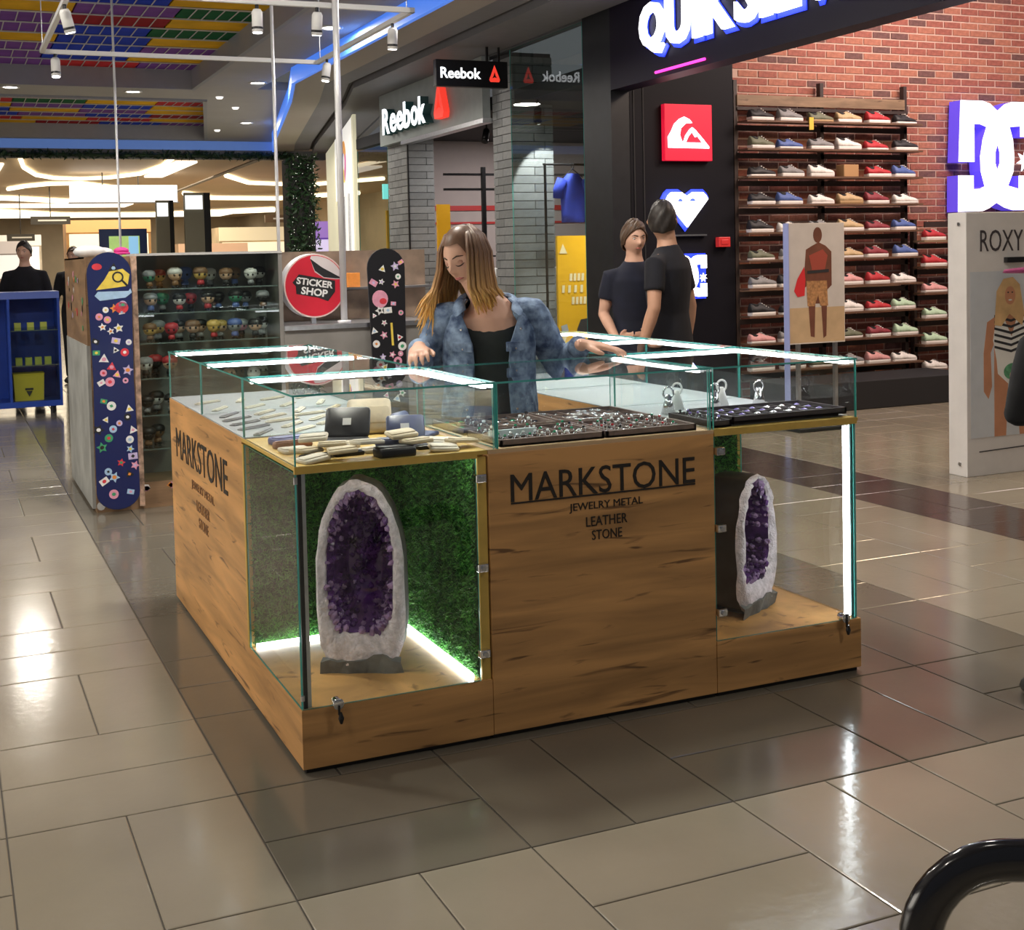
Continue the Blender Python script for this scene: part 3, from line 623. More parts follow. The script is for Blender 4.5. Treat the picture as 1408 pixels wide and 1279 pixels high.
# ---- jewelry trays
TRAY = mat('brown_tray', (.17, .12, .105), .6, var=.2, vscale=30); TRAYG = mat('grey_tray_velvet', (.36, .32, .31), .9); TRAYD = mat('dark_tray', (.045, .035, .04), .6)
SILV = mat('silver_jewelry', (.72, .72, .74), .18, 1); GEM = [mat('gem_' + n, c, .1, coat=1) for n, c in (('green', (.03, .28, .14)), ('white', (.75, .78, .8)), ('dark', (.02, .02, .03)), ('purple', (.2, .14, .5)), ('red', (.5, .04, .05)))]
def tray(label, x0, x1, y0, y1, z, nx, ny, m1, m2, group=None):
    t = thing('jewelry_tray', label, 'tray', ((x0 + x1) / 2, (y0 + y1) / 2, z), 0, group)
    MB().box(x0, x1, y0, y1, z, z + .006).build('tray_bed', m2, t)
    b = MB()
    for a in ((x0, x0 + .008, y0, y1), (x1 - .008, x1, y0, y1), (x0, x1, y0, y0 + .008), (x0, x1, y1 - .008, y1)): b.box(a[0], a[1], a[2], a[3], z, z + .022)
    b.build('tray_rim', m1, t)
    for i in range(1, nx): X = x0 + .008 + (x1 - x0 - .016) * i / nx; MB().box(X - .0025, X + .0025, y0 + .008, y1 - .008, z + .006, z + .016).build('tray_divider', m1, t)
    for j in range(1, ny): Y = y0 + .008 + (y1 - y0 - .016) * j / ny; MB().box(x0 + .008, x1 - .008, Y - .0025, Y + .0025, z + .006, z + .015).build('tray_divider', m1, t)
    return [(x0 + .008 + (x1 - x0 - .016) * (i + .5) / nx, y0 + .008 + (y1 - y0 - .016) * (j + .5) / ny, z + .006) for i in range(nx) for j in range(ny)]
def torus(b, c, R, r, M=None, n=14, m_=5, mi=0):
    M = M or Matrix(); rings = []
    for i in range(n + 1):
        a = 2 * PI * i / n; rings.append([Vector(c) + (M @ Vector(((R + r * math.cos(2 * PI * k / m_)) * math.cos(a), (R + r * math.cos(2 * PI * k / m_)) * math.sin(a), r * math.sin(2 * PI * k / m_)))) for k in range(m_)])
    b.loft(rings, False, mi); return b
ringd = torus(MB(), (0, 0, .0125), .0105, .0022, Matrix.Rotation(PI / 2, 3, 'X')).data('band', SILV, True)
gemd = MB().limb([(0, 0, .0235), (0, 0, .027), (0, 0, .031)], [.004, .0065, .003], 8).data('stone', GEM[0])
pend = MB().limb([(0, -.021, .002), (0, -.005, .005), (0, .011, .003)], [(.003, .002), (.010, .005), (.004, .002)], 8, (1, 0, 0)).data('pendant_body', SILV, True)
loopd = torus(MB(), (0, .015, .002), .005, .0014, None, 10, 4).data('loop', SILV, True)
coild = torus(torus(MB(), (0, 0, .004), .021, .0032, None, 16, 5), (0, .002, .010), .019, .0028, None, 16, 5).data('band', SILV, True)
GN = ('green', 'clear', 'dark', 'purple', 'red')
def jewel(kind, label, cat, loc, group, gem, sc=1.0):
    what = 'silver coil bangle' if kind == 'bangle' else (GN[gem] + ' stone ring' if kind == 'ring' else ('silver' if gem == 1 else GN[gem]) + ' pendant'); label = what + ' ' + label; group = what + 's ' + group
    t = thing(kind, label, cat, loc, random.uniform(-.28, .28), group); t.scale = (sc, sc, sc)
    if kind == 'ring':
        place('band', ringd, t); o = place('stone', gemd, t); recolor(o, [GEM[gem]])
    elif kind == 'pendant':
        o = place('pendant_body', pend, t); recolor(o, [SILV if gem == 1 else GEM[gem]]); place('loop', loopd, t)
    else: place('band', coild, t)
tr1 = tray('brown velvet ring tray next to the left glass partition', .668, 1.035, .03, .30, ZW, 8, 5, TRAY, TRAYG)
tr2 = tray('brown velvet ring tray in the middle of the front case', 1.045, 1.385, .03, .30, ZW, 8, 5, TRAY, TRAYG)
tr3 = tray('grey jewelry tray behind the ring trays', .668, 1.02, .33, .62, ZW, 6, 4, TRAY, TRAYG)
tr4 = tray('grey pendant tray behind the middle ring tray', 1.04, 1.39, .33, .62, ZW, 6, 4, TRAY, TRAYG)
for c in tr1: jewel(random.choice(['ring', 'ring', 'pendant']), 'in the tray by the left partition', 'jewelry', c, 'in the first ring tray', random.choice([0, 0, 1, 1, 2]), .92)
for c in tr2: jewel(random.choice(['ring', 'ring', 'pendant']), 'in the middle ring tray', 'jewelry', c, 'in the middle ring tray', random.choice([0, 1, 1, 2, 4]), .88)
for c in tr3: jewel(random.choice(['pendant', 'ring']), 'in the grey tray behind the ring trays', 'jewelry', c, 'in the rear tray', random.choice([0, 1, 1, 2]), 1.15)
for c in tr4: jewel(random.choice(['bangle', 'pendant']), 'in the rear pendant tray', 'jewelry', c, 'in the pendant tray', random.choice([1, 1, 2]), .98)
tag(MB().box(.678, .84, .1326, .1466, ZW + .016, ZW + .038).build('display_bar', mat('pale_acrylic', (.62, .72, .74), .25)), 'pale acrylic bar lying across the ring tray', 'display bar')
tr5 = tray('dark tray of purple stones raised in the right case', 1.53, 2.01, .03, .30, ZW + .012, 7, 4, TRAYD, TRAYD)
tr6 = tray('low dark tray beside the purple stone tray', 1.445, 1.525, .03, .30, ZW + .003, 2, 4, TRAYD, TRAYD)
MBx = MB().box(1.55, 1.99, .05, .28, ZW + .003, ZW + .012); tag(MBx.build('tray_riser', TRAYD), 'thin dark riser under the purple stone tray', 'riser')
for c in tr5: jewel('pendant', 'in the raised dark tray', 'jewelry', c, 'in the raised tray', random.choice([3, 3, 1]), 1.2)
for c in tr6: jewel('ring', 'in the low dark tray', 'jewelry', c, 'in the low tray', random.choice([2, 3]), .95)
for k in range(5):
    x, y = 1.52 + k * .1, .42 + (k % 2) * .1
    tag(torus(MB().limb([(x, y, ZW + .003), (x, y, ZW + .075)], [.028, .008], 12), (x, y, ZW + .08), .022, .004, Matrix.Rotation(PI / 2, 3, 'X')).build('bracelet_stand', WHITE if k % 2 else SILV, None, True), 'small cone stand carrying a loop bracelet in right case', 'jewelry stand', 'bracelet stands in the right case')
# ================================================================== SHOE SHOP
# ---- fascia sign
fs = thing('shop_fascia', 'dark blue shop fascia beam with glowing white letters', 'sign', (4.88, 2.5, 3.0))
FASC = mat('fascia_dark', (.009, .006, .02), .5, spec=.25)
MB().box(4.79, 4.99, -2, 6.6, 3.0, 4.3).build('fascia_beam', FASC, fs)
LETW = emis('letter_white', (.95, .96, 1.0), 2.6); HALO = emis('letter_blue_halo', (.02, .05, .85), 1.1)
for ch, a, b_ in zip('QUIKSILVER', (5.99, 5.57, 5.16, 5.01, 4.58, 4.26, 4.08, 3.79, 3.37, 3.06), (5.61, 5.22, 5.05, 4.61, 4.29, 4.13, 3.80, 3.40, 3.10, 2.75)):
    lo = 3.19 if ch == 'Q' else 3.225; hh = .45
    M = FX(4.75, (a + b_) / 2, lo)
    o = mesh_obj('letter', fit_text(ch, a - b_, hh, .018, .035), LETW, fs, M)
    mesh_obj('letter_halo', fit_text(ch, a - b_ + .07, hh + .07, .004, .05), HALO, o, FX(4.782, (a + b_) / 2, lo - .035))
# pink light line on the black panel and the lit logos
def logo(name, label, cat): return thing(name, label, cat, (0, 6.6, 0))
PINK = emis('pink_neon', (1, .05, .45), 2)
tag(MB().limb([(4.78, 5.80, 3.045), (4.78, 5.05, 3.045)], .012, 8).build('neon_tube', PINK), 'thin pink neon tube along the lower edge of the dark fascia', 'neon tube')
g = thing('logo_sign', 'red square sign with white wave and mountain logo', 'sign', (5.57, 6.58, 2.36))
MB().box(5.32, 5.84, 6.54, 6.60, 2.36, 2.885).build('sign_box', emis('red_sign_face', (.80, .01, .045), .55), g, bevel=.004)
S = .52 / 156.
def lp(pts, cx, cy, s): return [((x - cx) * s, (cy - y) * s) for x, y in pts]
wave = [(252, 470), (251, 440), (262, 424), (272, 404), (288, 390), (305, 383), (322, 390), (331, 400), (310, 402), (294, 415), (290, 434), (297, 452), (302, 452), (308, 436), (322, 418), (331, 412), (342, 420), (352, 430), (368, 446), (386, 466), (386, 471)]
inner = [(309, 455), (318, 438), (330, 425), (340, 440), (348, 437), (364, 455)]
mesh_obj('emblem', shape2d([lp(wave, 320, 427, S), lp(inner, 320, 427, S)], .004), LETW, g, FY(5.58, 6.535, 2.622))
g = thing('logo_sign', 'glowing white heart shaped logo sign with blue halo', 'sign', (5.56, 6.58, 1.8))
S2 = .46 / 311.
heart = [(497, 155), (515, 125), (538, 106), (610, 106), (652, 132), (695, 106), (770, 106), (795, 128), (808, 150), (652, 328)]
eyes = [[(578, 165), (590, 148), (606, 144), (622, 152), (628, 165)], [(668, 165), (674, 152), (690, 144), (710, 146), (726, 160)]]
mesh_obj('emblem', shape2d([lp(heart, 652, 215, S2)] + [lp(e, 652, 215, S2) for e in eyes], .012), LETW, g, FY(5.556, 6.55, 1.905))
mesh_obj('emblem_halo', shape2d([lp([(652 + (x - 652) * 1.16, 200 + (y - 200) * 1.22) for x, y in heart], 652, 215, S2)], .003), HALO, g, FY(5.556, 6.592, 1.905))
dcp = [(-425, 490), (-175, 490), (-90, 468), (0, 405), (90, 468), (175, 490), (425, 490), (425, 180), (275, 180), (275, 275), (140, 265), (180, 150), (195, 0), (185, -130), (120, -260), (255, -290), (255, -170), (425, -170), (425, -480), (180, -480), (80, -455), (-15, -410), (-105, -460), (-180, -485), (-460, -490), (-455, -170), (-285, -170), (-285, -290), (-210, -288), (-150, -265), (-195, -130), (-200, 0), (-170, 150), (-125, 262), (-200, 285), (-275, 285), (-275, -50), (-450, -50)]
lens = [(0, 120), (28, 40), (28, -60), (-5, -130), (-30, -60), (-28, 40)]
star = [(330 + r * math.cos(PI / 2 + k * PI / 7), -35 + r * math.sin(PI / 2 + k * PI / 7)) for k, r in [(k, 105 if k % 2 == 0 else 45) for k in range(14)]]
def dc_sign(label, x, z, s, y, depth, lw, side):
    g = thing('logo_sign', label, 'sign', (x, y, z - 490 * s)); sc = lambda l: [(a * s, b_ * s) for a, b_ in l]
    mesh_obj('emblem', shape2d([sc(dcp), sc(lens)], .006), lw, g, FY(x, y - depth, z)); mesh_obj('emblem_star', shape2d([sc(star)], .006), lw, g, FY(x, y - depth, z))
    mesh_obj('sign_return', shape2d([sc(dcp), sc(lens)], depth / 2 - .004), side, g, FY(x, y - depth / 2 + .004, z))
    return g
DCW = emis('large_logo_white', (.96, .92, 1.0), 1.9); DCB = emis('large_logo_blue_return', (.10, .06, .65), .8)
dc_sign('large glowing white interlocked letters sign on the brick wall', 9.36, 2.43, .001175, 6.66, .16, DCW, DCB)
g = dc_sign('small glowing white interlocked letters sign on the black panel', 5.59, 1.275, .000405, 6.598, .05, LETW, HALO)
MB().box(5.40, 5.78, 6.590, 6.598, 1.06, 1.49).build('sign_backing', HALO, g)
tag(MB().box(5.90, 6.03, 6.54, 6.6, 1.545, 1.64).box(5.925, 6.005, 6.53, 6.54, 1.57, 1.615).build('fire_alarm', mat('alarm_red', (.5, .03, .03), .4, emit=(.5, .02, .02), es=.3), bevel=.006), 'small red fire alarm call point on the black panel', 'fire alarm')
tag(MB().box(5.42, 5.78, 6.56, 6.6, 1.655, 1.67).build('panel_ledge', ALU), 'thin metal ledge under the heart logo', 'ledge')

# ---- shoe wall
RAIL = mat('dark_rail', (.035, .022, .02), .5, var=.2); PLANK = wood_mat('grey_brown_plank', (.24, .16, .10), (.1, .06, .04), 10, 1.5)
SHELF = mat('shoe_shelf_brown', (.13, .07, .045), .5, var=.2)
rk = thing('shoe_rack', 'tall black shoe rack with ten shelf rows on brick wall', 'rack', (7.2, 6.6, 0))
for x in (6.15, 7.17, 8.22): MB().box(x - .02, x + .02, 6.60, 6.66, 0, 3.14).build('post', RAIL, rk)
MB().box(6.16, 8.2, 6.585, 6.605, 2.90, 3.0).build('top_plank', PLANK, rk); MB().box(6.16, 8.24, 6.585, 6.60, 2.855, 2.885).build('rail', RAIL, rk)
ROWZ = [2.745 - .267 * k for k in range(10)]; COLX = [6.36, 6.71, 7.06, 7.41, 7.76, 8.11]
for z in ROWZ:
    MB().box(6.17, 8.30, 6.44, 6.60, z - .018, z).build('shelf', SHELF, rk); MB().box(6.17, 8.24, 6.60, 6.615, z - .085, z - .035).build('rail', RAIL, rk)
rk2 = thing('shoe_rack', 'lower shoe rack with wooden shelves below the large logo', 'rack', (9.0, 6.6, 0))
ROW2 = [1.568, 1.300, 1.033, .767, .50, .235]
for x in (8.34, 9.3, 10.2): MB().box(x - .02, x + .02, 6.60, 6.66, 0, 1.78).build('post', RAIL, rk2)
for k, z in enumerate(ROW2):
    MB().box(8.31, 10.3, 6.44, 6.60, z - .022, z).build('shelf', PLANK if k == 0 else SHELF, rk2); MB().box(8.31, 10.3, 6.60, 6.615, z - .085, z - .035).build('rail', RAIL, rk2)
MB().box(8.45, 10.2, 6.585, 6.6, 1.70, 1.76).build('rail', RAIL, rk2)
tag(MB().box(6.14, 8.3, 5.75, 6.42, 0, .27).build('display_plinth', MATTEBLACK, bevel=.01), 'low black plinth standing under the tall shoe rack', 'plinth')
def shoe_parts(high, low_sole):
    L_ = .29; prof = [(-.135, .03), (-.13, .042), (-.08, .047), (-.02, .042), (.05, .047), (.11, .046), (.145, .032), (.155, .012)]
    def ol(s=1, g=0): return [(x * s, -(y + g)) for x, y in prof] + [(x * s, y + g) for x, y in prof[::-1]]
    h = .022 if low_sole else .034; sole = MB().loft([[(x, y, z) for x, y in ol(1, g)] for z, g in ((0, -.003), (h * .5, .002), (h, 0))])
    hs = [.066 + high, .076 + high, .058 + high * .9, .083 + high * .4, .058, .043, .033, .016]; up = MB(); rings = []
    for (x, y), t in zip(prof, hs): rings.append([(x, y * math.cos(a) * (1 if math.sin(a) < .5 else .8), h - .004 + (t) * max(0, math.sin(a)) ** .7) for a in [PI * k / 9 for k in range(10)]])
    up.loft(rings, True, closed=True)
    lc = MB()
    for k in range(4): x = -.005 + k * .024; z = h + hs[3] - .006 - k * .0135; lc.obox((x, 0, z), (1, 0, -.42), (0, 1, 0), (.42, 0, 1), .0045, .024, .004)
    op = MB().limb([(-.072, 0, h + hs[2] - .012), (-.068, 0, h + hs[2] + .006)], [(.04, .028), (.046, .026)], 12, (1, 0, 0))
    return sole.data('sole', WHITE), up.data('upper', WHITE, True), lc.data('laces', WHITE), op.data('collar', MATTEBLACK)
SV = [shoe_parts(0, False), shoe_parts(.015, False), shoe_parts(0, True)]
SHC = {'black': (.02, .02, .024), 'white': (.75, .72, .70), 'grey': (.22, .22, .23), 'red': (.45, .03, .04), 'maroon': (.24, .035, .05), 'blue': (.08, .13, .36), 'tan': (.50, .36, .20), 'olive': (.14, .15, .10), 'mint': (.45, .62, .45), 'pink': (.62, .30, .30)}
SHM = {k: mat('shoe_' + k, c, .6, var=.1, vscale=40) for k, c in SHC.items()}; SOLEW = mat('shoe_sole_white', (.78, .74, .72), .5); SOLEB = mat('shoe_sole_gum', (.40, .26, .13), .5)
def shoe(x, z, c, v, where, grp, sole=None):
    t = thing('skate_shoe', f'{c} skate shoe ' + where, 'shoe', (x, 6.515, z), random.uniform(-.08, .08), grp)
    d = SV[v]; o = place('sole', d[0], t); recolor(o, [sole or SOLEW]); o = place('upper', d[1], t); recolor(o, [SHM[c]]); o = place('laces', d[2], t); recolor(o, [SHM['white'] if c != 'white' else SHM['grey']]); place('collar', d[3], t)
ORD = ['top', 'second', 'third', 'fourth', 'fifth', 'sixth', 'seventh', 'eighth', 'ninth', 'lowest']
CM = ['black grey olive tan red black', 'olive blue grey white red black', 'black grey white - red blue', 'black blue white tan maroon white', 'black white grey tan maroon blue', 'olive grey black tan maroon blue', 'grey black white pink red white', 'black black tan white red mint', 'pink grey white olive maroon mint', 'grey black olive grey pink white']
for r, line in enumerate(CM):
    for c, col in enumerate(line.split()):
        if col == '-':
            tag(MB().box(COLX[c] - .09, COLX[c] + .09, 6.46, 6.58, ROWZ[r], ROWZ[r] + .12).build('shoe_box', mat('kraft_box', (.42, .24, .11), .7), bevel=.004), 'plain brown box between shoes on the third shelf', 'box'); continue
        shoe(COLX[c] + random.uniform(-.02, .02), ROWZ[r], col, (r + c) % 3, f'on the {ORD[r]} shelf of the tall rack', f'{col} shoes on the {ORD[r]} shelf', SOLEB if (col, r) in (('olive', 0), ('tan', 3)) else None)
CM2 = ['red blue blue grey', 'red blue blue olive', 'pink blue grey white', 'mint blue grey tan', 'mint pink olive grey', 'white pink grey black']
for r, line in enumerate(CM2):
    for c, col in enumerate(line.split()): shoe(8.50 + c * .37, ROW2[r], col, (r + c) % 3, f'on the {ORD[r]} shelf below the large logo', f'{col} shoes low rack shelf {ORD[r]}')
tag(MB().box(6.88, 6.93, 6.425, 6.432, 2.66, 2.78).box(6.895, 6.915, 6.432, 6.445, 2.73, 2.76).build('price_ticket', mat('yellow_ticket', (.75, .50, .06), .6)), 'yellow price ticket hanging at the top shoe shelf', 'ticket')

# ---- two printed display stands
def flat(parent, name, M, loops, mm, k):   # print layer k just above the board
    return mesh_obj(name, shape2d(loops, .0004), mm, parent, M @ Matrix.Translation((0, 0, .001 + k * .0011)))
rx = thing('display_stand', 'tall white box stand with a swimsuit poster and brand heading', 'display stand', (5.53, 2.74, 0))
MB().box(5.15, 5.95, 2.66, 2.82, 0, 1.715).build('box_body', OFFW, rx, bevel=.004)
PF = FY(5.55, 2.659, 0)
flat(rx, 'poster', PF, [[(-.37, .25), (.37, .25), (.37, 1.33), (-.37, 1.33)]], mat('poster_sky_print', (.60, .62, .66), .5, var=.05), 0)
mesh_obj('heading', fit_text('ROXY', .37, .14, .0006), mat('heading_grey', (.06, .05, .055), .5), rx, FY(5.45, 2.657, 1.46))
PSK, PHAIR, PBW, PBK = mat('print_skin', (.55, .25, .14), .5, var=.1), mat('print_blonde', (.66, .42, .20), .5, var=.2), mat('print_white', (.8, .78, .74), .5), mat('print_black', (.03, .03, .035), .5)
cx = -.07
flat(rx, 'poster_figure', PF, [[(cx - .19, .55), (cx - .15, .5), (cx - .12, .58), (cx - .13, .80), (cx - .10, .86), (cx - .10, .62), (cx - .10, .25), (cx + .0, .25), (cx + .02, .60), (cx + .055, .68), (cx + .09, .55), (cx + .12, .25), (cx + .21, .25), (cx + .22, .52), (cx + .24, .62), (cx + .25, .80), (cx + .26, 1.0), (cx + .2, 1.05), (cx + .07, 1.1), (cx - .04, 1.06), (cx - .16, 1.0), (cx - .19, .8)]], PSK, 1)
flat(rx, 'poster_figure', PF, [[(cx - .11, .88), (cx - .08, 1.04), (cx - .03, 1.05), (cx + .05, .9), (cx + .11, 1.06), (cx + .16, 1.05), (cx + .19, .88), (cx + .16, .75), (cx + .18, .66), (cx + .06, .56), (cx - .07, .66), (cx - .08, .75)]], PBW, 2)
for k in range(6): z = .80 + k * .04; flat(rx, 'poster_figure', PF, [[(cx - .1, z + .03), (cx + .045, z - .005), (cx + .185, z + .035), (cx + .185, z + .05), (cx + .045, z + .012), (cx - .1, z + .046)]], PBK, 3)
flat(rx, 'poster_figure', PF, [ell(cx + .06, .67, .08, .055)], mat('print_green', (.10, .30, .16), .5, var=.4, vscale=30), 3); flat(rx, 'poster_figure', PF, [ell(cx + .08, .64, .05, .045)], mat('print_peach', (.72, .50, .40), .5), 4)
flat(rx, 'poster_figure', PF, [[(cx - .1, .98), (cx - .08, 1.2), (cx - .02, 1.28), (cx + .06, 1.29), (cx + .12, 1.24), (cx + .16, 1.05), (cx + .14, .97), (cx + .03, 1.05), (cx - .04, .97)]], PHAIR, 4)
flat(rx, 'poster_figure', PF, [ell(cx + .035, 1.17, .045, .06)], PSK, 5); flat(rx, 'poster_figure', PF, [ell(cx + .035, 1.14, .016, .005)], PBW, 6)
for sx in (-1, 1): flat(rx, 'poster_figure', PF, [ell(cx + .035 + sx * .018, 1.19, .007, .005)], PBK, 6)
flat(rx, 'poster_mark', PF, [[(-.30, .155), (.1, .165), (.1, .172), (-.3, .162)]], PBK, 0); flat(rx, 'poster_mark', PF, [[(.13, .18), (.15, .2), (.165, .19), (.18, .2), (.2, .18), (.165, .15)]], PBK, 0)
for z in (.08, 1.64): MB().cyl((5.148, 2.72, z), (5.142, 2.72, z), .012, 10).build('screw_cap', ALU, rx)
MB().box(5.47, 5.62, 2.63, 2.66, 1.385, 1.42).build('slot_clip', BLACK, rx)
b2 = thing('display_stand', 'poster stand of beach model with red surfboard before shoe wall', 'display stand', (5.80, 5.0, 0)); bx, by = 5.78, 4.95
MB().box(bx - .285, bx + .285, by, by + .05, .72, 1.72).build('poster_board', OFFW, b2); MB().box(bx - .292, bx - .286, by - .01, by + .06, .05, 1.72).build('edge_strip', mat('blue_white_edge', (.35, .40, .75), .4), b2)
for x in (-.18, .2): MB().box(bx + x - .015, bx + x + .015, by + .01, by + .04, 0, .72).build('leg', ALU, b2)
MB().box(bx - .28, bx + .28, by - .12, by + .17, 0, .03).build('base', MATTEBLACK, b2, bevel=.005)
P2 = FY(bx, by, 0)
flat(b2, 'poster', P2, [[(-.28, 1.02), (.28, 1.02), (.28, 1.715), (-.28, 1.715)]], mat('print_haze_sky', (.58, .55, .55), .5, var=.05), 0); flat(b2, 'poster', P2, [[(-.28, .73), (.28, .73), (.28, 1.02), (-.28, 1.02)]], mat('print_sand', (.55, .40, .25), .5, var=.1), 0)
DSK = mat('print_dark_skin', (.16, .06, .04), .5, var=.2)
flat(b2, 'poster_figure', P2, [[(-.14, 1.18), (-.11, 1.5), (-.05, 1.53), (.02, 1.56), (.09, 1.53), (.15, 1.48), (.15, 1.2), (.10, 1.16), (.10, 1.05), (.09, .78), (.06, .76), (.04, 1.05), (-.02, 1.05), (-.03, .77), (-.07, .78), (-.09, 1.05), (-.1, 1.2)]], DSK, 1)
flat(b2, 'poster_figure', P2, [ell(.01, 1.62, .045, .065)], DSK, 1); flat(b2, 'poster_figure', P2, [[(-.08, 1.45), (-.05, 1.33), (.08, 1.33), (.11, 1.45), (.06, 1.5)]], mat('print_rust', (.35, .07, .05), .5), 2)
flat(b2, 'poster_figure', P2, [[(-.11, 1.24), (.10, 1.24), (.11, 1.03), (.03, 1.03), (.01, 1.12), (-.03, 1.03), (-.10, 1.03)]], mat('print_ochre', (.42, .22, .10), .5, var=.4, vscale=40), 2)
flat(b2, 'poster_figure', P2, [[(-.10, 1.30), (.12, 1.31), (.12, 1.335), (-.10, 1.325)]], PBK, 3); flat(b2, 'poster_figure', P2, [[(-.13, 1.36), (-.20, 1.26), (-.235, 1.16), (-.2, 1.11), (-.13, 1.12), (-.12, 1.25)]], mat('print_red', (.65, .03, .04), .5), 3)

# ================================================================== SPORTS SHOP FRONT
GB = [mat('grey_glazed_brick', (.25, .26, .265), .35, var=.08, vscale=20), mat('grey_glazed_brick_dark', (.20, .21, .215), .35, var=.08, vscale=20)]; JOINT = mat('dark_joint', (.07, .07, .075), .8)
gbd = {}
def pillar(label, x0, x1, y0, y1, z1):
    t = thing('brick_pillar', label, 'pillar', ((x0 + x1) / 2, (y0 + y1) / 2, 0), 0, 'grey brick shopfront pillars')
    MB().box(x0 + .012, x1 - .012, y0 + .012, y1 - .012, 0, z1).build('core', JOINT, t)
    hh = .0915; n = 0
    for r in range(int(z1 / hh)):
        z = r * hh + hh / 2
        for axis, a, b_ in (('y', x0, x1), ('x', y0, y1)):
            s = a + (.13 if r % 2 else 0); cuts = [a]
            while s + .26 < b_ - .05:
                s += .26; cuts.append(s)
            cuts.append(b_)
            for p, q in zip(cuts, cuts[1:]):
                if q - p < .03: continue
                L_ = round(q - p, 3); k = (L_, axis, random.random() < .3)
                if k not in gbd:
                    hx = L_ / 2 - .004; bb = MB().box(-hx, hx, -.008, .008, -hh / 2 + .004, hh / 2 - .004) if axis == 'y' else MB().box(-.008, .008, -hx, hx, -hh / 2 + .004, hh / 2 - .004)
                    gbd[k] = bb.data('brick', GB[1] if k[2] else GB[0])
                o = place('brick', gbd[k], t); w_ = ((p + q) / 2, y0 + .008, z) if axis == 'y' else (x0 + .008, (p + q) / 2, z)
                o.location = Vector(w_) - t.location; n += 1
    return t
pillar('grey brick pillar beside the shop window and yellow poster', 4.815, 5.31, 8.81, 9.32, 3.70)
pillar('grey brick pillar at the far jamb of the sports shop door', 4.80, 5.17, 12.05, 12.86, 3.70)
sf = thing('shop_fascia', 'grey shop fascia with raised brand letters and red emblem', 'sign', (4.8, 10.7, 3.05))
MB().box(4.70, 4.795, 9.33, 12.86, 3.05, 3.735).build('fascia_board', mat('fascia_pale_teal', (.34, .38, .38), .5, var=.06), sf); MB().box(4.70, 4.82, 9.33, 12.04, 3.0, 3.05).build('door_header', ALU, sf); MB().box(4.782, 4.80, 12.02, 12.05, 0, 3.0).build('door_jamb', BLACK, sf)
RBW = emis('sign_letter_white', (.92, .97, 1), 1.6); RBS = mat('sign_letter_side', (.03, .12, .13), .5); RBR = emis('sign_red', (.9, .05, .03), .9)
delta = [(0, 1), (.62, -.55), (.5, -.8), (-.5, -.8), (-.62, -.55)]; dhole = [(0, .35), (.12, -.12), (.3, -.42), (0, -.3), (-.3, -.42), (-.12, -.12)]
def dl(s): return [[(a * s, b_ * s) for a, b_ in l] for l in (delta, dhole)]
X_ = 12.42
for ch, w_ in zip('Reebok', (.30, .26, .26, .27, .27, .26)):
    cap = .34 if ch in 'Rbk' else .25
    o = mesh_obj('letter', fit_text(ch, w_ - .03, cap, .006, .02), RBW, sf, FX(4.585, X_ - w_ / 2, 3.16)); mesh_obj('letter_return', fit_text(ch, w_ - .03, cap, .058, .02), RBS, o, FX(4.645, X_ - w_ / 2, 3.16)); X_ -= w_
mesh_obj('emblem', shape2d(dl(.26), .04), RBR, sf, FX(4.655, 10.45, 3.38))
bs = thing('blade_sign', 'black hanging blade sign with white brand name and red emblem', 'sign', (4.34, 8.8, 3.305))
MB().box(3.93, 4.755, 8.76, 8.84, 3.305, 3.585).build('sign_box', mat('blade_black', (.008, .008, .01), .35), bs, bevel=.004); MB().box(4.52, 4.545, 8.79, 8.81, 3.585, 3.75).build('hanger', BLACK, bs); MB().box(4.66, 4.68, 8.79, 8.81, 3.585, 3.75).build('hanger', BLACK, bs)
for yy, flip in ((8.759, False), (8.841, True)):
    M = FY(4.21, yy, 3.39) if not flip else frame((4.46, yy, 3.39), (-1, 0, 0), (0, 0, 1)); mesh_obj('lettering', fit_text('Reebok', .46, .115, .002, .02), RBW, bs, M)
    M = FY(4.60, yy, 3.445) if not flip else frame((4.08, yy, 3.445), (-1, 0, 0), (0, 0, 1)); mesh_obj('emblem', shape2d(dl(.10), .002), RBR, bs, M)
win = struct(MB().pane('x', 4.80, .01, 7.16, 8.805, .02, 3.72).build('window_1', [SHOPGLASS, GEDGE])); MB().box(4.795, 4.82, 7.15, 8.81, 0, .03).build('window_frame', ALU, win)
win = struct(MB().pane('x', 4.80, .01, 12.87, 14.2, .02, 3.1).build('window_2', [SHOPGLASS, GEDGE])); MB().box(4.795, 4.815, 12.86, 14.25, 0, .03).build('window_frame', ALU, win)
yb = thing('poster_board', 'yellow advertising board with black shoe print in shop window', 'poster', (5.06, 7.9, 0))
MB().box(4.86, 5.24, 7.88, 7.92, 0, 1.70).build('board', mat('board_yellow', (.82, .42, .01), .5), yb); PY = FY(5.05, 7.878, 0)
PAL = mat('print_pale_yellow', (.85, .68, .40), .5); flat(yb, 'print', PY, [[(-.17, 1.52), (-.08, 1.52), (-.13, 1.62)]], PAL, 0)
for x0, x1, z in ((-.06, .12, 1.24), (-.15, .13, 1.12), (-.04, .14, 1.0)):
    for k in range(4): a = x0 + (x1 - x0) * k / 4; flat(yb, 'print', PY, [[(a, z), (a + .03, z), (a + .035, z + .075), (a + .005, z + .075)]], PAL, 0)
flat(yb, 'print', PY, [[(-.08, .3), (.02, .75), (.06, .84), (.14, .85), (.16, .6), (.15, .2)]], PBK, 1); flat(yb, 'print', PY, [[(-.17, .78), (-.1, .8), (.03, .3), (-.03, .2)]], mat('print_grey', (.4, .4, .42), .5), 2)
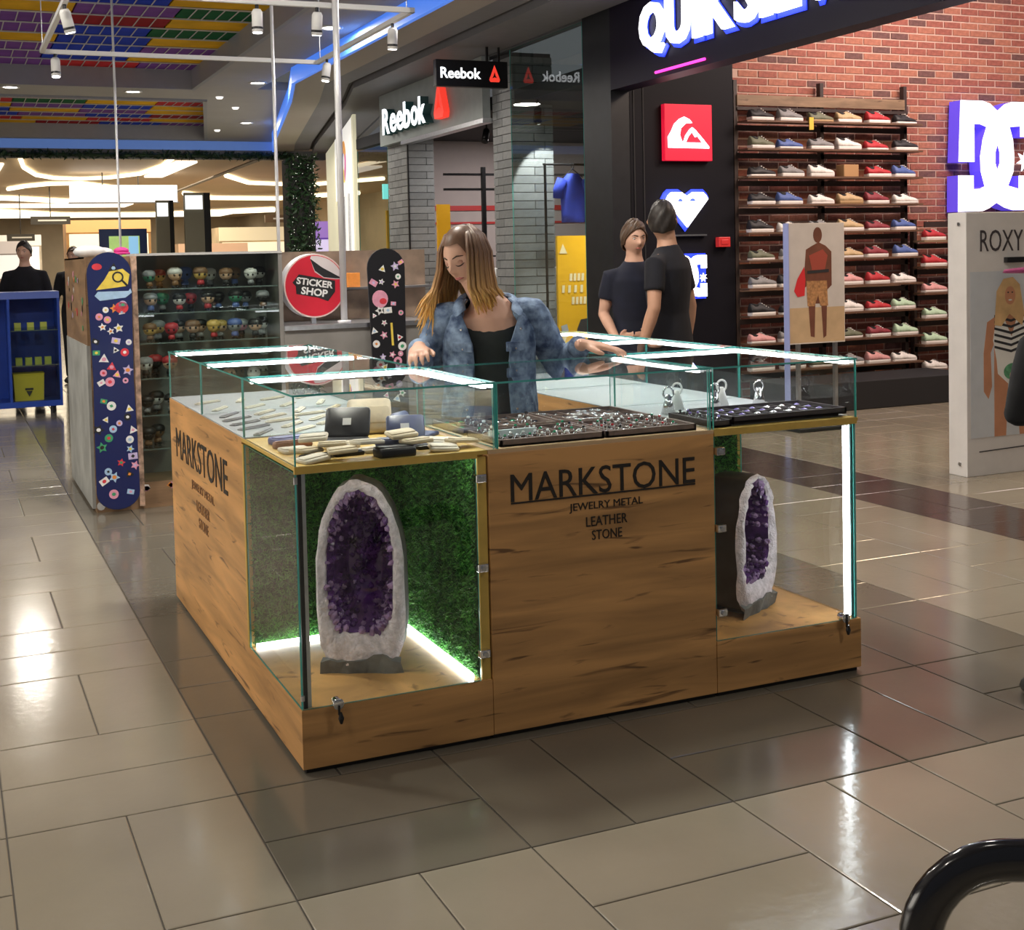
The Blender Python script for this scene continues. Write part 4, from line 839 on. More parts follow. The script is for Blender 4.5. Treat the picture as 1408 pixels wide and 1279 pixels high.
def garment(label, x, y, z, c, w_=.36, h=.55, group=None, white_sleeve=False, rz=0.0):
    t = thing('hanging_shirt', label, 'clothing', (x, y, z - h), rz, group); mm = mat('cloth_' + c, {'blue': (.03, .06, .5), 'grey': (.16, .16, .17), 'pale': (.62, .60, .58), 'black': (.02, .02, .025), 'cyan': (.15, .45, .62), 'red': (.5, .04, .05)}[c], .8, var=.12, vscale=10)
    b = MB(); rings = []
    for k in range(7):
        f = k / 6; ww = w_ / 2 * (.95 + .1 * f if f < .8 else 1 - (f - .8) * 2.6); rings.append([(ww * math.cos(a), .05 * math.sin(a) * (1 + .3 * math.sin(3 * a)), f * h) for a in [2 * PI * i / 14 for i in range(14)]])
    b.loft(rings).build('body', mm, t, True, False)
    for s in (-1, 1): MB().limb([(s * w_ * .42, 0, h * .88), (s * w_ * .58, 0, h * .66), (s * w_ * .60, 0, h * .30 if white_sleeve else h * .5)], [(.06, .05), (.065, .045), (.06, .04)], 10).build('sleeve', mat('cloth_pale', (.62, .60, .58), .8) if white_sleeve and s > 0 else mm, t, True, False)
    torus(MB().limb([(-w_ * .4, 0, h * .93), (0, 0, h + .05), (w_ * .4, 0, h * .93)], .006, 6), (0, 0, h + .085), .03, .004, Matrix.Rotation(PI / 2, 3, 'Y')).build('hanger', BLACK, t, False, False)
    return t
garment('blue sports shirt hanging high inside the shop window', 5.35, 8.45, 2.3715, 'blue', .30, .52)
garment('grey and white long sleeved shirt hanging beside the blue shirt', 5.87, 8.45, 2.3715, 'grey', .28, .56, None, True)
garment('pale shirt hanging at the back of the window display', 6.34, 8.45, 2.3715, 'pale', .30, .6)
gr = thing('display_rail', 'black steel rail carrying the shirts in the window', 'rack', (5.7, 8.5, 0)); MB().cyl((5.0, 8.45, 2.47), (6.85, 8.45, 2.47), .012, 8).build('rail', BLACK, gr)
for x in (5.02, 6.83): MB().cyl((x, 8.45, 0), (x, 8.45, 2.48), .015, 8).build('post', BLACK, gr)
tb = thing('display_cube', 'white display cabinet under the hanging shirts in window', 'cabinet', (5.7, 8.35, 0)); MB().box(5.36, 6.4, 8.1, 8.6, 0, 1.5).build('body', WHITE, tb, bevel=.004)
for k in range(3): MB().box(5.4, 6.36, 8.085, 8.1, .1 + k * .47, .5 + k * .47).build('front_panel', OFFW, tb, bevel=.003)
rck = thing('clothes_rack', 'black pipe clothes rack seen through the shop doorway', 'rack', (6.3, 11.3, 0))
for x in (5.55, 7.42): MB().box(x - .025, x + .025, 11.28, 11.33, 0, 2.66).build('post', BLACK, rck)
for z in (2.36, 2.55): MB().box(5.0, 7.6, 11.29, 11.32, z, z + .03).build('bar', BLACK, rck)
MB().box(5.5, 7.6, 11.295, 11.315, 1.505, 1.525).build('bar', BLACK, rck)
MB().limb([(5.75, 11.29, 2.37), (5.95, 11.2, 2.1), (5.7, 11.2, 1.85)], .018, 6).build('arm', BLACK, rck)
struct(MB().box(5.0, 8.6, 12.93, 12.949, 2.17, 2.24).box(5.0, 8.6, 12.93, 12.949, 1.98, 2.01).build('trim_8', RED))
for k, (c, x) in enumerate((('pale', 5.82), ('red', 6.15), ('pale', 6.48), ('grey', 6.81), ('pale', 7.14))): garment(f'{c} shirt on the pipe rack inside the doorway' if c != 'pale' else 'pale shirt on the pipe rack inside the doorway', x, 11.305, 1.4185, c, .3, .6, 'shirts on the pipe rack', rz=.5)
tag(MB().box(5.02, 5.2, 11.6, 11.64, 0, 2.2).build('banner', mat('board_yellow', (.82, .42, .01), .5)), 'tall yellow banner behind the doorway pillar', 'banner')
tag(MB().box(4.95, 5.12, 13.4, 13.44, 0, 2.2).build('banner', mat('board_yellow', (.82, .42, .01), .5)), 'tall yellow banner inside the far shop window', 'banner')
def spot(x, y, z, d=(-.3, -.3, -.9), lab='black ceiling spotlight inside the sports shop', grp='sports shop spotlights', on=True, body=None, L_=.16, r=.042, hang=.1):
    t = thing('spotlight', lab, 'light', (x, y, z), 0, grp); d = Vector(d).normalized(); c = Vector((x, y, z - hang))
    MB().cyl((x, y, z), c, .012, 8).build('stem', BLACK, t); h = c + d * L_; m_ = c - d * .02
    MB().limb([m_, c, h], [r * .7, r, r], 14).build('housing', body or BLACK, t, True); MB().limb([h - d * .035, h - d * .02], r * 1.03, 14).build('band', BLACK, t)
    MB().limb([h, h + d * .004], r * .85, 14).build('lens', emis('spot_lens', (1, .96, .9), 10) if on else MATTEBLACK, t)
    return t
for x, y, on in ((5.3, 10.6, 0), (5.9, 11.0, 0), (5.2, 13.6, 1), (5.6, 8.0, 1), (5.3, 7.6, 1), (6.2, 9.6, 1)): spot(x, y, 3.15, on=on)
wl = spot(4.95, 8.45, 3.15, (.25, .5, -.8), 'black ceiling spotlight aimed at the brick pillar', None)
l = bpy.data.lights.new('pillar_spot', 'SPOT'); l.energy = 70; l.spot_size = 1.15; l.spot_blend = .15; l.color = (1, .97, .92); l.shadow_soft_size = .02
lo = bpy.data.objects.new('pillar_spot', l); COL.objects.link(lo); lo.parent = wl; lo.location = (.14, -.12, -.32); lo.rotation_euler = Vector((.22, .75, -.95)).to_track_quat('-Z', 'Y').to_euler()
tag(MB().box(5.15, 5.5, 14.1, 14.14, 2.40, 2.62).cyl((5.32, 14.12, 2.62), (5.32, 14.12, 3.15), .006, 6).build('lit_sign', emis('cyan_sign', (.2, .75, .7), 1.1)), 'glowing cyan sign hung inside the far shop window', 'sign')
# ================================================================== STICKER STALL
CARD = wood_mat('brown_stall_board', (.26, .16, .09), (.12, .07, .04), 6, 1); GREYB = mat('stall_grey_board', (.22, .21, .20), .6, var=.15, vscale=4); STKM = [mat('sticker_' + n, c, .45, var=.1, vscale=30) for n, c in (('red', (.60, .04, .06)), ('white', (.72, .72, .72)), ('yellow', (.72, .55, .08)), ('pink', (.68, .30, .42)), ('black', (.02, .02, .02)), ('green', (.05, .30, .14)), ('sky', (.35, .52, .72)), ('orange', (.70, .25, .05)), ('lilac', (.50, .42, .66)))]
STALLGLASS = glass_mat('stall_glass', (.86, .90, .88), 1.5); SEDGE = mat('stall_glass_edge', (.16, .20, .19), .2)
ss = thing('sticker_stall', 'sticker stall with glass figure shelves and brown side boards', 'stall', (.95, 5.0, 0))
MB().box(-.10, 2.3, 4.36, 5.7, 0, .16).build('base', CARD, ss)
MB().box(-.12, -.09, 4.40, 5.72, .02, 1.02).build('side_panel', mat('stall_side_grey', (.34, .35, .34), .5, var=.25, vscale=5), ss); MB().box(-.115, -.085, 4.40, 5.72, 1.02, 1.56).build('side_panel', CARD, ss)
MB().box(-.10, .17, 4.395, 4.42, .02, 1.55).build('front_board', CARD, ss); MB().box(.155, .185, 4.34, 4.44, .02, 1.56).build('corner_post', mat('sticker_covered_post', (.45, .30, .22), .6, var=.7, vscale=22), ss)
MB().box(.19, 1.08, 4.72, 4.75, .16, 1.57).build('showcase_back', GREYB, ss); MB().box(1.075, 1.10, 4.37, 4.75, .16, 1.57).build('showcase_side', GREYB, ss); MB().box(.18, 1.10, 4.36, 4.75, 1.56, 1.575).build('showcase_top', mat('pale_trim', (.5, .5, .5), .4), ss)
SHZ = [1.355, 1.205, 1.02, .80, .57, .36, .165]
for z in SHZ[:6]: MB().pane('z', z - .008, .008, .19, 1.075, 4.40, 4.72).build('shelf', [STALLGLASS, SEDGE], ss)
MB().pane('y', 4.375, .005, .19, 1.075, .16, 1.56).build('glass_pane', [STALLGLASS, SEDGE], ss)
MB().box(1.1, 2.3, 4.36, 5.0, .16, 1.06).build('counter_body', GREYB, ss); MB().box(1.1, 2.3, 4.34, 5.0, 1.06, 1.09).build('counter_top', ALU, ss)
MB().box(1.1, 2.3, 4.95, 5.0, 1.09, 1.57).build('back_board', mat('brown_grey_board', (.20, .14, .10), .6, var=.4, vscale=6), ss); MB().box(1.1, 2.3, 4.80, 4.95, 1.30, 1.315).build('back_shelf', ALU, ss)
rnd = random.Random(11)
for k in range(46):   # stickers on the stall front and side
    if k < 26: x, y, z = rnd.uniform(-.08, 1.0), 4.338 if False else 4.357, rnd.uniform(.03, .15); M = FY(x, 4.3585, z)
    else: M = FX(-.1165 if rnd.random() < 2 else 0, rnd.uniform(4.45, 5.6), rnd.uniform(1.1, 1.5)) @ Matrix.Translation((0, 0, .0015))
    s = rnd.uniform(.015, .03); n = rnd.choice((4, 5, 6, 10)); mesh_obj('sticker', shape2d([ell(0, 0, s, s * rnd.uniform(.7, 1.1), n, rnd.random())], .0005), rnd.choice(STKM), ss, M)
# decorated boards
def board(label, x0, x1, y, z0, z1, col, n, seed, big=None, mix=None, lean=.05):
    rnd = random.Random(seed); t = thing('snowboard', label, 'snowboard', ((x0 + x1) / 2, y, z0)); w_ = (x1 - x0) / 2; H = z1 - z0; pts = []
    for k in range(40):
        a = 2 * PI * k / 40; ca, sa = math.cos(a), math.sin(a); r = w_; waist = 1
        pts.append((math.copysign(abs(ca) ** .9, ca) * r, (H / 2 - w_ * .9) * (1 if sa > 0 else -1) * (1 if abs(sa) > 1e-6 else 0) + sa * w_ * .9))
    out = []
    for k in range(13): a = PI * k / 12; out.append((w_ * math.cos(a), H / 2 - w_ + w_ * math.sin(a)))
    for f in (.5, 0, -.5): out.append((-w_ * (.9 + .1 * abs(f)), (H / 2 - w_) * f))
    for k in range(13): a = PI + PI * k / 12; out.append((w_ * .97 * math.cos(a), -H / 2 + w_ * .8 + w_ * .8 * math.sin(a)))
    for f in (-.5, 0, .5): out.append((w_ * (.9 + .1 * abs(f)), (H / 2 - w_) * f))
    tilt = Matrix.Rotation(-lean, 4, 'X'); M0 = FY((x0 + x1) / 2, y, z0 + H / 2) @ tilt
    mesh_obj('deck', shape2d([out], .006), col, t, M0)
    mesh_obj('steel_edge', shape2d([[(a * 1.012, b_ * 1.003) for a, b_ in out]], .0035), mat('board_edge', (.05, .05, .06), .4), t, M0)
    pos = []
    for k in range(n):
        for tries in range(40):
            u, v = rnd.uniform(-w_ * .8, w_ * .8), rnd.uniform(-H / 2 + .09, H / 2 - .09)
            if big and abs(v - big[1]) < big[2] and abs(u - big[0]) < big[2] * 1.3: continue
            if all((u - a) ** 2 + (v - b_) ** 2 > .046 ** 2 for a, b_ in pos): break
        pos.append((u, v)); s = rnd.uniform(.017, .030); q = rnd.random(); rot = rnd.uniform(-.6, .6); mm = rnd.choice(mix or (STKM + [STKM[1], STKM[1], STKM[1], STKM[6], STKM[4], STKM[8]]))
        if q < .3: sh = ell(0, 0, s, s, 14)
        elif q < .5: sh = ell(0, 0, s * 1.15, s * 1.15, 3, PI / 2)
        elif q < .75: sh = [(-s, -s * .7), (s, -s * .7), (s, s * .7), (-s, s * .7)]
        else: sh = [(s * (1.2 if j % 2 == 0 else .6) * math.cos(j * PI / 5), s * (1.2 if j % 2 == 0 else .6) * math.sin(j * PI / 5)) for j in range(10)]
        MM = M0 @ Matrix.Translation((u, v, .0066)) @ Matrix.Rotation(rot, 4, 'Z')
        o = mesh_obj('sticker', shape2d([sh], .0004), mm, t, MM); inn = rnd.choice([x for x in STKM if x is not mm])
        mesh_obj('sticker_print', shape2d([ell(0, 0, s * .45, s * .4, rnd.choice((4, 6, 12)))], .0003), inn, o, MM @ Matrix.Translation((0, 0, .0008)))
    return t, M0
BB, M0 = board('dark blue snowboard covered in stickers beside the figure showcase', -.115, .145, 4.265, .035, 1.585, mat('board_navy', (.010, .018, .095), .35), 46, 4, (0, .58, .10))
MM = M0 @ Matrix.Translation((.02, .60, .0066)); o = mesh_obj('sticker', shape2d([[(-.10, -.05), (-.05, .01), (-.02, .06), (.06, .075), (.10, .04), (.085, -.03), (.0, -.04)]], .0004), STKM[2], BB, MM)
mesh_obj('sticker_print', shape2d([ell(.03, .025, .034, .034), ell(.03, .025, .024, .024)], .0003), STKM[4], o, MM @ Matrix.Translation((0, 0, .0008))); mesh_obj('sticker_print', shape2d([[(.05, .0), (.058, .008), (.09, -.025), (.08, -.035)]], .0003), STKM[4], o, MM @ Matrix.Translation((0, 0, .0008)))
mesh_obj('sticker', shape2d([[(-.11, -.085), (-.09, -.06), (.09, -.06), (.10, -.045), (.11, -.07), (.07, -.10), (-.08, -.115)]], .0004), STKM[6], BB, MM)
mesh_obj('sticker', shape2d([ell(.045, -.16, .04, .035, 18)], .0004), STKM[0], BB, MM); mesh_obj('sticker', shape2d([ell(-.09, .09, .03, .02, 12)], .0004), STKM[0], BB, MM)
PM = [STKM[1], STKM[3], STKM[8], STKM[1], STKM[1]]
B2, M0 = board('black snowboard with pink and white stickers beside the round sign', 1.655, 1.915, 4.30, 1.092 - .9, 1.575, mat('board_black', (.01, .01, .013), .35), 44, 9, (-.05, .35, .06), PM, .03)
o = mesh_obj('sticker', shape2d([ell(-.05, .36, .055, .058, 18)], .0004), STKM[3], B2, M0 @ Matrix.Translation((0, 0, .0066))); mesh_obj('sticker_print', shape2d([ell(-.03, .345, .025, .02, 14)], .0004), STKM[0], o, M0 @ Matrix.Translation((0, 0, .0074)))
mesh_obj('sticker', shape2d([[(.02, .05), (.035, .05), (.03, .2), (.015, .2)]], .0004), STKM[2], B2, M0 @ Matrix.Translation((0, 0, .0066)))
# round sign
rs = thing('round_sign', 'round red lightbox sign with peeled corner and white lettering', 'sign', (1.325, 4.62, 1.09)); cx_, cz_, r_ = 1.352, 1.34, .212
def disc(y0, y1, r): return MB().limb([(cx_, y1, cz_), (cx_, y0, cz_)], r, 40)
disc(4.5, 4.62, r_).build('sign_drum', mat('drum_white', (.62, .62, .64), .35), rs, True, bevel=.006); MB().box(1.337, 1.367, 4.55, 4.58, 1.09, 1.17).build('foot', ALU, rs)
PS = FY(cx_, 4.4995, cz_); mesh_obj('rim', shape2d([ell(0, 0, r_ * .995, r_ * .995, 48)], .0006), mat('sign_pale_rim', (.72, .55, .52), .4), rs, PS)
mesh_obj('face', shape2d([ell(0, 0, r_ * .95, r_ * .95, 48)], .0006), mat('sign_face_red', (.52, .015, .035), .35, emit=(.6, .02, .04), es=.15), rs, PS @ Matrix.Translation((0, 0, .0012)))
mesh_obj('peel', shape2d([[(-.03, .18)] + [(r_ * .93 * math.cos(a), r_ * .93 * math.sin(a)) for a in [1.68 - k * .165 for k in range(10)]] + [(.14, .04), (.06, .05), (0, .09)]], .0006), mat('peel_white', (.68, .62, .64), .4), rs, PS @ Matrix.Translation((0, 0, .0024)))
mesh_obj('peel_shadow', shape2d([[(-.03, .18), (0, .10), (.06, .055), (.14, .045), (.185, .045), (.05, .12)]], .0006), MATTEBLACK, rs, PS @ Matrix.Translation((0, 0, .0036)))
tilt = Matrix.Rotation(-.16, 4, 'Z'); Lp = PS @ tilt
mesh_obj('lettering_back', shape2d([[(-.155, .0), (-.12, .06), (.13, .052), (.14, -.02), (.10, -.09), (.03, -.075), (-.12, -.07), (-.13, -.02)]], .0006), MATTEBLACK, rs, Lp @ Matrix.Translation((0, 0, .0036)))
mesh_obj('lettering', fit_text('STiCKER', .25, .046, .0008, .03), WHITE, rs, Lp @ Matrix.Translation((-.005, -.004, .005))); mesh_obj('lettering', fit_text('SHOP', .18, .05, .0008, .03), WHITE, rs, Lp @ Matrix.Translation((0, -.066, .005)))
# little figures (generic) on the shelves
FCOL = {'yellow': (.62, .42, .12), 'white': (.70, .70, .68), 'blue': (.10, .16, .42), 'red': (.50, .04, .05), 'black': (.02, .02, .02), 'brown': (.22, .12, .06), 'green': (.06, .26, .16), 'grey': (.30, .31, .33), 'pink': (.62, .26, .36), 'skin': (.66, .44, .30)}
FM = {k: mat('figure_' + k, c, .45) for k, c in FCOL.items()}
fh = MB(); fh.ball((0, 0, .062), .033, .029, .028, 12, 8); fhd = fh.data('head', FM['skin'], True)
hr = MB()
rings = [[(.035 * math.cos(a) * s, .031 * math.sin(a) * s + .003, z) for a in [2 * PI * k / 12 for k in range(12)]] for s, z in ((1.0, .064), (1.04, .075), (.9, .089), (.45, .097))]
hrd = hr.loft(rings).data('hair', FM['black'], True)
bd = MB().limb([(0, 0, .012), (0, 0, .024), (0, 0, .038)], [(.017, .013), (.018, .014), (.012, .010)], 10).data('torso', FM['black'], True)
ftd = MB().ball((-.009, -.004, .006), .009, .012, .006, 8, 5).ball((.009, -.004, .006), .009, .012, .006, 8, 5).data('feet', FM['black'], True)
eyd = MB().ball((-.013, -.027, .060), .0055, .003, .006, 8, 5).ball((.013, -.027, .060), .0055, .003, .006, 8, 5).data('eyes', FM['black'], True)
FIG = [['green', 'yellow-red', 'skin-white', 'blue-blue', 'yellow-brown', 'white-white', 'skin-brown', 'brown-brown', 'white-white', 'white-black'], ['skin-grey', 'green-green', 'white-black', 'red-red', 'skin-black', 'black-black', 'green-black', 'grey-black', 'black-grey'], ['yellow-brown', 'yellow-grey', 'red-red', 'skin-black', 'skin-brown', 'skin-black', 'yellow-yellow', 'skin-yellow', 'grey-blue', 'pink-grey', 'skin-black', 'white-black'], ['white-grey', 'black-red', 'skin-red'], ['black-black', 'white-black', 'grey-black'], ['black-black', 'brown-black']]
SN = ['top', 'second', 'third', 'fourth', 'fifth', 'sixth']
for r, row in enumerate(FIG):
    n = len(row)
    for k, s in enumerate(row):
        h, hc = (s.split('-') + ['grey'])[:2]; x = .235 + (k + .5) * (.80 / n) if r < 3 else .235 + k * .075; z = SHZ[r]; sc = (1.3 if r < 3 else 1.35) * random.uniform(.9, 1.05)
        t = thing('toy_figure', f'{h} faced big-headed toy figure with {hc} hair, {SN[r]} shelf', 'toy', (x, 4.46 + (k % 2) * .11, z), random.uniform(-.3, .3), f'{h}/{hc} toy figures on {SN[r]} shelf'); t.scale = (sc, sc, sc)
        o = place('head', fhd, t); recolor(o, [FM[h]]); o = place('hair', hrd, t); recolor(o, [FM[hc]]); o = place('torso', bd, t); recolor(o, [FM[random.choice(['black', 'red', 'blue', 'grey', 'brown'])]]); o = place('feet', ftd, t); place('eyes', eyd, t)
# goods on the stall back shelf
for k in range(4):
    x = 1.18 + k * .25; tag(MB().box(x, x + .09, 4.83, 4.92, 1.315, 1.315 + .10 + .03 * (k % 2)).box(x + .02, x + .07, 4.828, 4.83, 1.33, 1.38).build('sticker_box', STKM[(k * 3 + 1) % 9], bevel=.003), ('white', 'black', 'orange', 'white')[k] + ' box on shelf behind the round sign', 'box', 'boxes behind the round sign')
hat = thing('folded_cloth', 'white crumpled cloth resting on the stall corner', 'cloth', (.02, 5.2, 1.56)); MB().ball((.0, 5.15, 1.60), .11, .09, .045, 12, 6).ball((.08, 5.2, 1.595), .08, .1, .035, 12, 6).build('cloth', mat('white_cloth', (.66, .66, .66), .8, var=.15, vscale=10), hat, True)
MB().box(-.115, .17, 4.42, 5.72, 1.55, 1.56).build('top_board', CARD, ss)
tag(MB().ball((.17, 4.9, 1.60), .05, .04, .025, 10, 6).box(.12, .22, 4.86, 4.94, 1.575, 1.59).build('pink_cap', mat('magenta', (.55, .02, .22), .6), None, True), 'small magenta cap lying on the stall top behind the snowboard', 'cap')
# ---- poles and track lighting frame over the stall
def pole(label, x, y, z0, z1, r, mm=ALU): 
    t = thing('support_pole', label, 'pole', (x, y, z0)); MB().cyl((x, y, z0), (x, y, z1), r, 14).build('tube', mm, t, True); MB().cyl((x, y, z0), (x, y, z0 + .02), r * 2, 14).build('foot_flange', mm, t, True)
    return t
PALU = mat('pale_pole', (.70, .70, .72), .3, .3)
pole('bright metal pole standing on stall counter beside the round sign', 1.515, 4.40, 1.09, 3.98, .022, PALU)
pole('thin metal pole rising from the rear of the figure showcase', 1.41, 5.66, 1.09 - .93, 4.206, .013, PALU); pole('thin metal pole standing behind the blue snowboard', .433, 6.97, 0, 4.206, .010, PALU)
TRW = mat('track_white', (.70, .70, .70), .4); tk = thing('track_frame', 'white square lighting track frame hung over the sticker stall', 'light track', (1.0, 5.8, 3.2)); tz = 3.2
for a, b_ in (((-.12, 6.92), (2.12, 6.92)), ((2.12, 6.92), (2.12, 4.60)), ((2.12, 4.60), (-.12, 4.60)), ((-.12, 4.60), (-.12, 6.92))):
    d = Vector((b_[0] - a[0], b_[1] - a[1], 0)); MB().obox(((a[0] + b_[0]) / 2, (a[1] + b_[1]) / 2, tz), d.normalized(), d.normalized().cross(Vector((0, 0, 1))), (0, 0, 1), d.length / 2 + .017, .017, .017).build('rail', TRW, tk)
for x, y in ((2.12, 6.85), (2.12, 4.7), (-.12, 6.85), (-.12, 4.7)): MB().cyl((x, y, tz), (x, y, 3.98 if y < 5.2 else 4.206), .004, 6).build('cable', ALU, tk)
for x, y, d in ((-.02, 6.92, (0, -.15, -1)), (-.12, 4.95, (.25, .1, -1)), (1.05, 4.62, (0, 0, -1)), (2.12, 6.65, (-.15, 0, -1)), (2.12, 5.0, (0, .1, -1)), (1.45, 4.60, (0, .2, -1))):
    sp_ = spot(x, y, tz - .017, d, 'white cylinder spotlight on the square lighting track', 'track spotlights', True, WHITE, .13, .036, .05)
    l = bpy.data.lights.new('track_spot', 'SPOT'); l.energy = 60; l.spot_size = 1.5; l.spot_blend = .6; l.color = (1, .96, .9); l.shadow_soft_size = .04
    lo = bpy.data.objects.new('track_spot', l); COL.objects.link(lo); lo.parent = sp_; dv = Vector(d).normalized(); lo.location = Vector((0, 0, -.05)) + dv * .16; lo.rotation_euler = dv.to_track_quat('-Z', 'Y').to_euler()


# ================================================================== BLUE STALL
bs_ = thing('display_cabinet', 'blue open display cabinet with yellow boxes on shelves', 'cabinet', (-.4, 10.3, 0)); BLU = mat('cabinet_blue', (.015, .06, .38), .35, var=.1)
MB().box(-1.0, .19, 10.45, 10.5, .08, 1.25).build('back_panel', BLU, bs_); MB().box(-1.0, .19, 10.0, 10.5, .08, .14).build('base', BLU, bs_); MB().box(-1.0, .19, 10.0, 10.5, 1.19, 1.26).build('top', mat('cabinet_top', (.12, .18, .55), .3), bs_)
for x in (-1.0, -.32, .165): MB().box(x, x + .025, 10.0, 10.5, .14, 1.19).build('side_panel', BLU, bs_)
for z in (.50, .86): MB().pane('z', z, .008, -.30, .165, 10.02, 10.45).build('shelf', [STALLGLASS, SEDGE], bs_)
MB().pane('y', 10.0, .005, -.3, .16, .14, .9).build('glass_pane', [STALLGLASS, SEDGE], bs_)
for x in (-.9, .1): MB().cyl((x, 10.1, 0), (x, 10.1, .08), .03, 10).build('caster', BLACK, bs_)
YG = mat('box_lime', (.50, .55, .10), .5); YL = mat('box_yellow', (.70, .58, .05), .5)
for r, (z, n) in enumerate(((.868, 3), (.508, 4))):
    for k in range(n): x = -.25 + k * .38 / n; tag(MB().box(x, x + .065, 10.12, 10.2, z, z + .075).box(x + .01, x + .055, 10.117, 10.12, z + .02, z + .05).build('small_box', YG, bevel=.003), f'small lime green box on the {("upper", "lower")[r]} shelf of the blue cabinet', 'box', f'lime boxes on {("upper", "lower")[r]} shelf')
yt = thing('yellow_tub', 'yellow tub with black mark on the blue cabinet floor', 'tub', (-.13, 10.2, .14)); MB().loft([[(-.13 + sx * w_, 10.2 + sy * d, z) for sx, sy in ((-1, -1), (1, -1), (1, 1), (-1, 1))] for w_, d, z in ((.14, .1, .14), (.15, .11, .40), (.155, .115, .42))]).build('tub_body', YL, yt); MB().box(-.17, -.09, 10.088, 10.096, .25, .27).prism([(-.03, 0), (.03, 0), (0, -.06)], (-.13, 10.09, .24), (1, 0, 0), (0, 0, 1), (0, -1, 0), .004).build('print', PBK, yt)

# ================================================================== CREAM SHOP, HEDGE COLUMN, GARLAND
LEAF = [mat('hedge_leaf', (.018, .05, .02), .5, var=.5, vscale=6), mat('hedge_leaf_light', (.06, .10, .05), .45, var=.4, vscale=6)]
u = Vector((1.42, 6.2, 0)).normalized(); P0 = Vector((4.82, 14.45, 0))
cs = thing('boutique', 'cream lit shop front with colourful round logo', 'shop front', (5.3, 17.2, 0)); nrm = Vector((-u.y, u.x, 0)); CRM = mat('cream_panel', (.66, .62, .44), .5, emit=(.9, .85, .6), es=.45); CRW = mat('cream_white_panel', (.72, .70, .66), .5, emit=(1, .97, .9), es=.7)
def cpan(name, a, b_, z0, z1, mm, t0=-.05, t1=0.0): c = P0 + u * ((a + b_) / 2) + nrm * ((t0 + t1) / 2); c.z = (z0 + z1) / 2; return MB().obox(c, u, nrm, (0, 0, 1), (b_ - a) / 2, (t1 - t0) / 2, (z1 - z0) / 2).build(name, mm, cs)
cpan('wall_panel', 0, .28, 0, 3.68, CRM); cpan('wall_panel', .30, 1.9, 0, 2.55, CRW); cpan('wall_panel', 1.92, 4.0, 0, 2.5, CRM); cpan('wall_panel', 4.02, 6.6, 0, 3.66, CRM); cpan('sign_panel', .30, 4.0, 2.57, 3.67, CRW); cpan('mullion', .86, .92, 0, 2.55, ALU, 0, .03); cpan('mullion', 1.9, 1.96, 0, 2.55, ALU, 0, .03)
LM = frame(P0 + u * 1.9 + nrm * .004 + Vector((0, 0, 3.12)), -u, (0, 0, 1))
for k, (c, a0, a1) in enumerate((('logo_navy', 1.9, 3.6), ('logo_orange', .3, 1.9), ('logo_pink', -1.2, .3), ('logo_yellow', 3.6, 5.08))):
    mm = mat(c, ((.02, .03, .3), (.75, .3, .02), (.6, .1, .35), (.8, .6, .05))[k], .4, emit=((.02, .03, .3), (.75, .3, .02), (.6, .1, .35), (.8, .6, .05))[k], es=.5); A = [a0 + (a1 - a0) * i / 10 for i in range(11)]
    mesh_obj('logo_segment', shape2d([[(.42 * math.cos(a), .34 * math.sin(a)) for a in A] + [(.18 * math.cos(a), .15 * math.sin(a)) for a in A[::-1]]], .004), mm, cs, LM)
def leaves(parent, box, n, s=.05, lights=.1):
    bs2 = [MB(), MB()]
    for k in range(n):
        c = Vector([random.uniform(*r) for r in box]); q = 1 if random.random() < lights else 0; a = Vector([random.gauss(0, 1) for _ in range(3)]).normalized(); d = a.orthogonal().normalized(); l = s * random.uniform(.6, 1.3)
        bs2[q].poly([c - a * l, c + d * l * .4, c + a * l, c - d * l * .4])
    for q in (0, 1): bs2[q].build('leaves', LEAF[q], parent)['kind'] = 'stuff'
hc = thing('hedge_column', 'dark leafy hedge column with tiny lights beside cream shop', 'hedge', (5.62, 20.4, 0)); MB().box(5.36, 5.88, 20.35, 20.8, 0, 3.5).build('core', MATTEBLACK, hc); leaves(hc, ((5.30, 5.95), (20.25, 20.36), (0, 3.6)), 1500, .06)
fl = MB()
for k in range(70): c = (random.uniform(5.32, 5.93), 20.235, random.uniform(1.0, 3.55)); fl.obox(c, (1, 0, 0), (0, 1, 0), (0, 0, 1), .005, .003, .005)
fl.build('fairy_lights', emis('fairy_light', (.8, .85, .8), 1.0), hc)['kind'] = 'stuff'
ga = thing('garland', 'long dark leaf garland under the far ceiling edge', 'garland', (1.5, 21.9, 3.5)); MB().cyl((-5, 21.9, 3.68), (5.9, 21.9, 3.68), .035, 8).build('branch', LEAF[0], ga); leaves(ga, ((-3.5, 5.9), (21.8, 22.0), (3.62, 3.76)), 1500, .06, .2)

# ================================================================== FAR HALL
HC = mat('hall_ceiling_beige', (.64, .50, .35), .6, var=.06, vscale=.5); struct(MB().box(-8, 14, 22.3, 62, 3.92, 4.1).build('ceiling_hall', HC)); struct(MB().box(-8, 14, 61.8, 62, 0, 4).build('wall_far', mat('hall_far_wall', (.55, .46, .34), .7, var=.3, vscale=.35)))
struct(MB().box(13.5, 13.7, 22.3, 62, 0, 4).build('wall_hall_right', mat('hall_side_wall', (.55, .46, .34), .7, var=.3, vscale=.4))); struct(MB().box(-8.2, -8, 22.3, 62, 0, 4).build('wall_hall_left', mat('hall_side_wall', (.5, .4, .3), .7)))
WARM = emis('warm_light_line', (1, .86, .60), 2.6); WARMB = emis('warm_light_panel', (1, .93, .78), 1.5)
def loop(label, pts, r, mm=WARM): return tag(MB().limb([(x, y, 3.915 - r) for x, y in pts], r, 6).build('light_loop', mm), label, 'ceiling light')
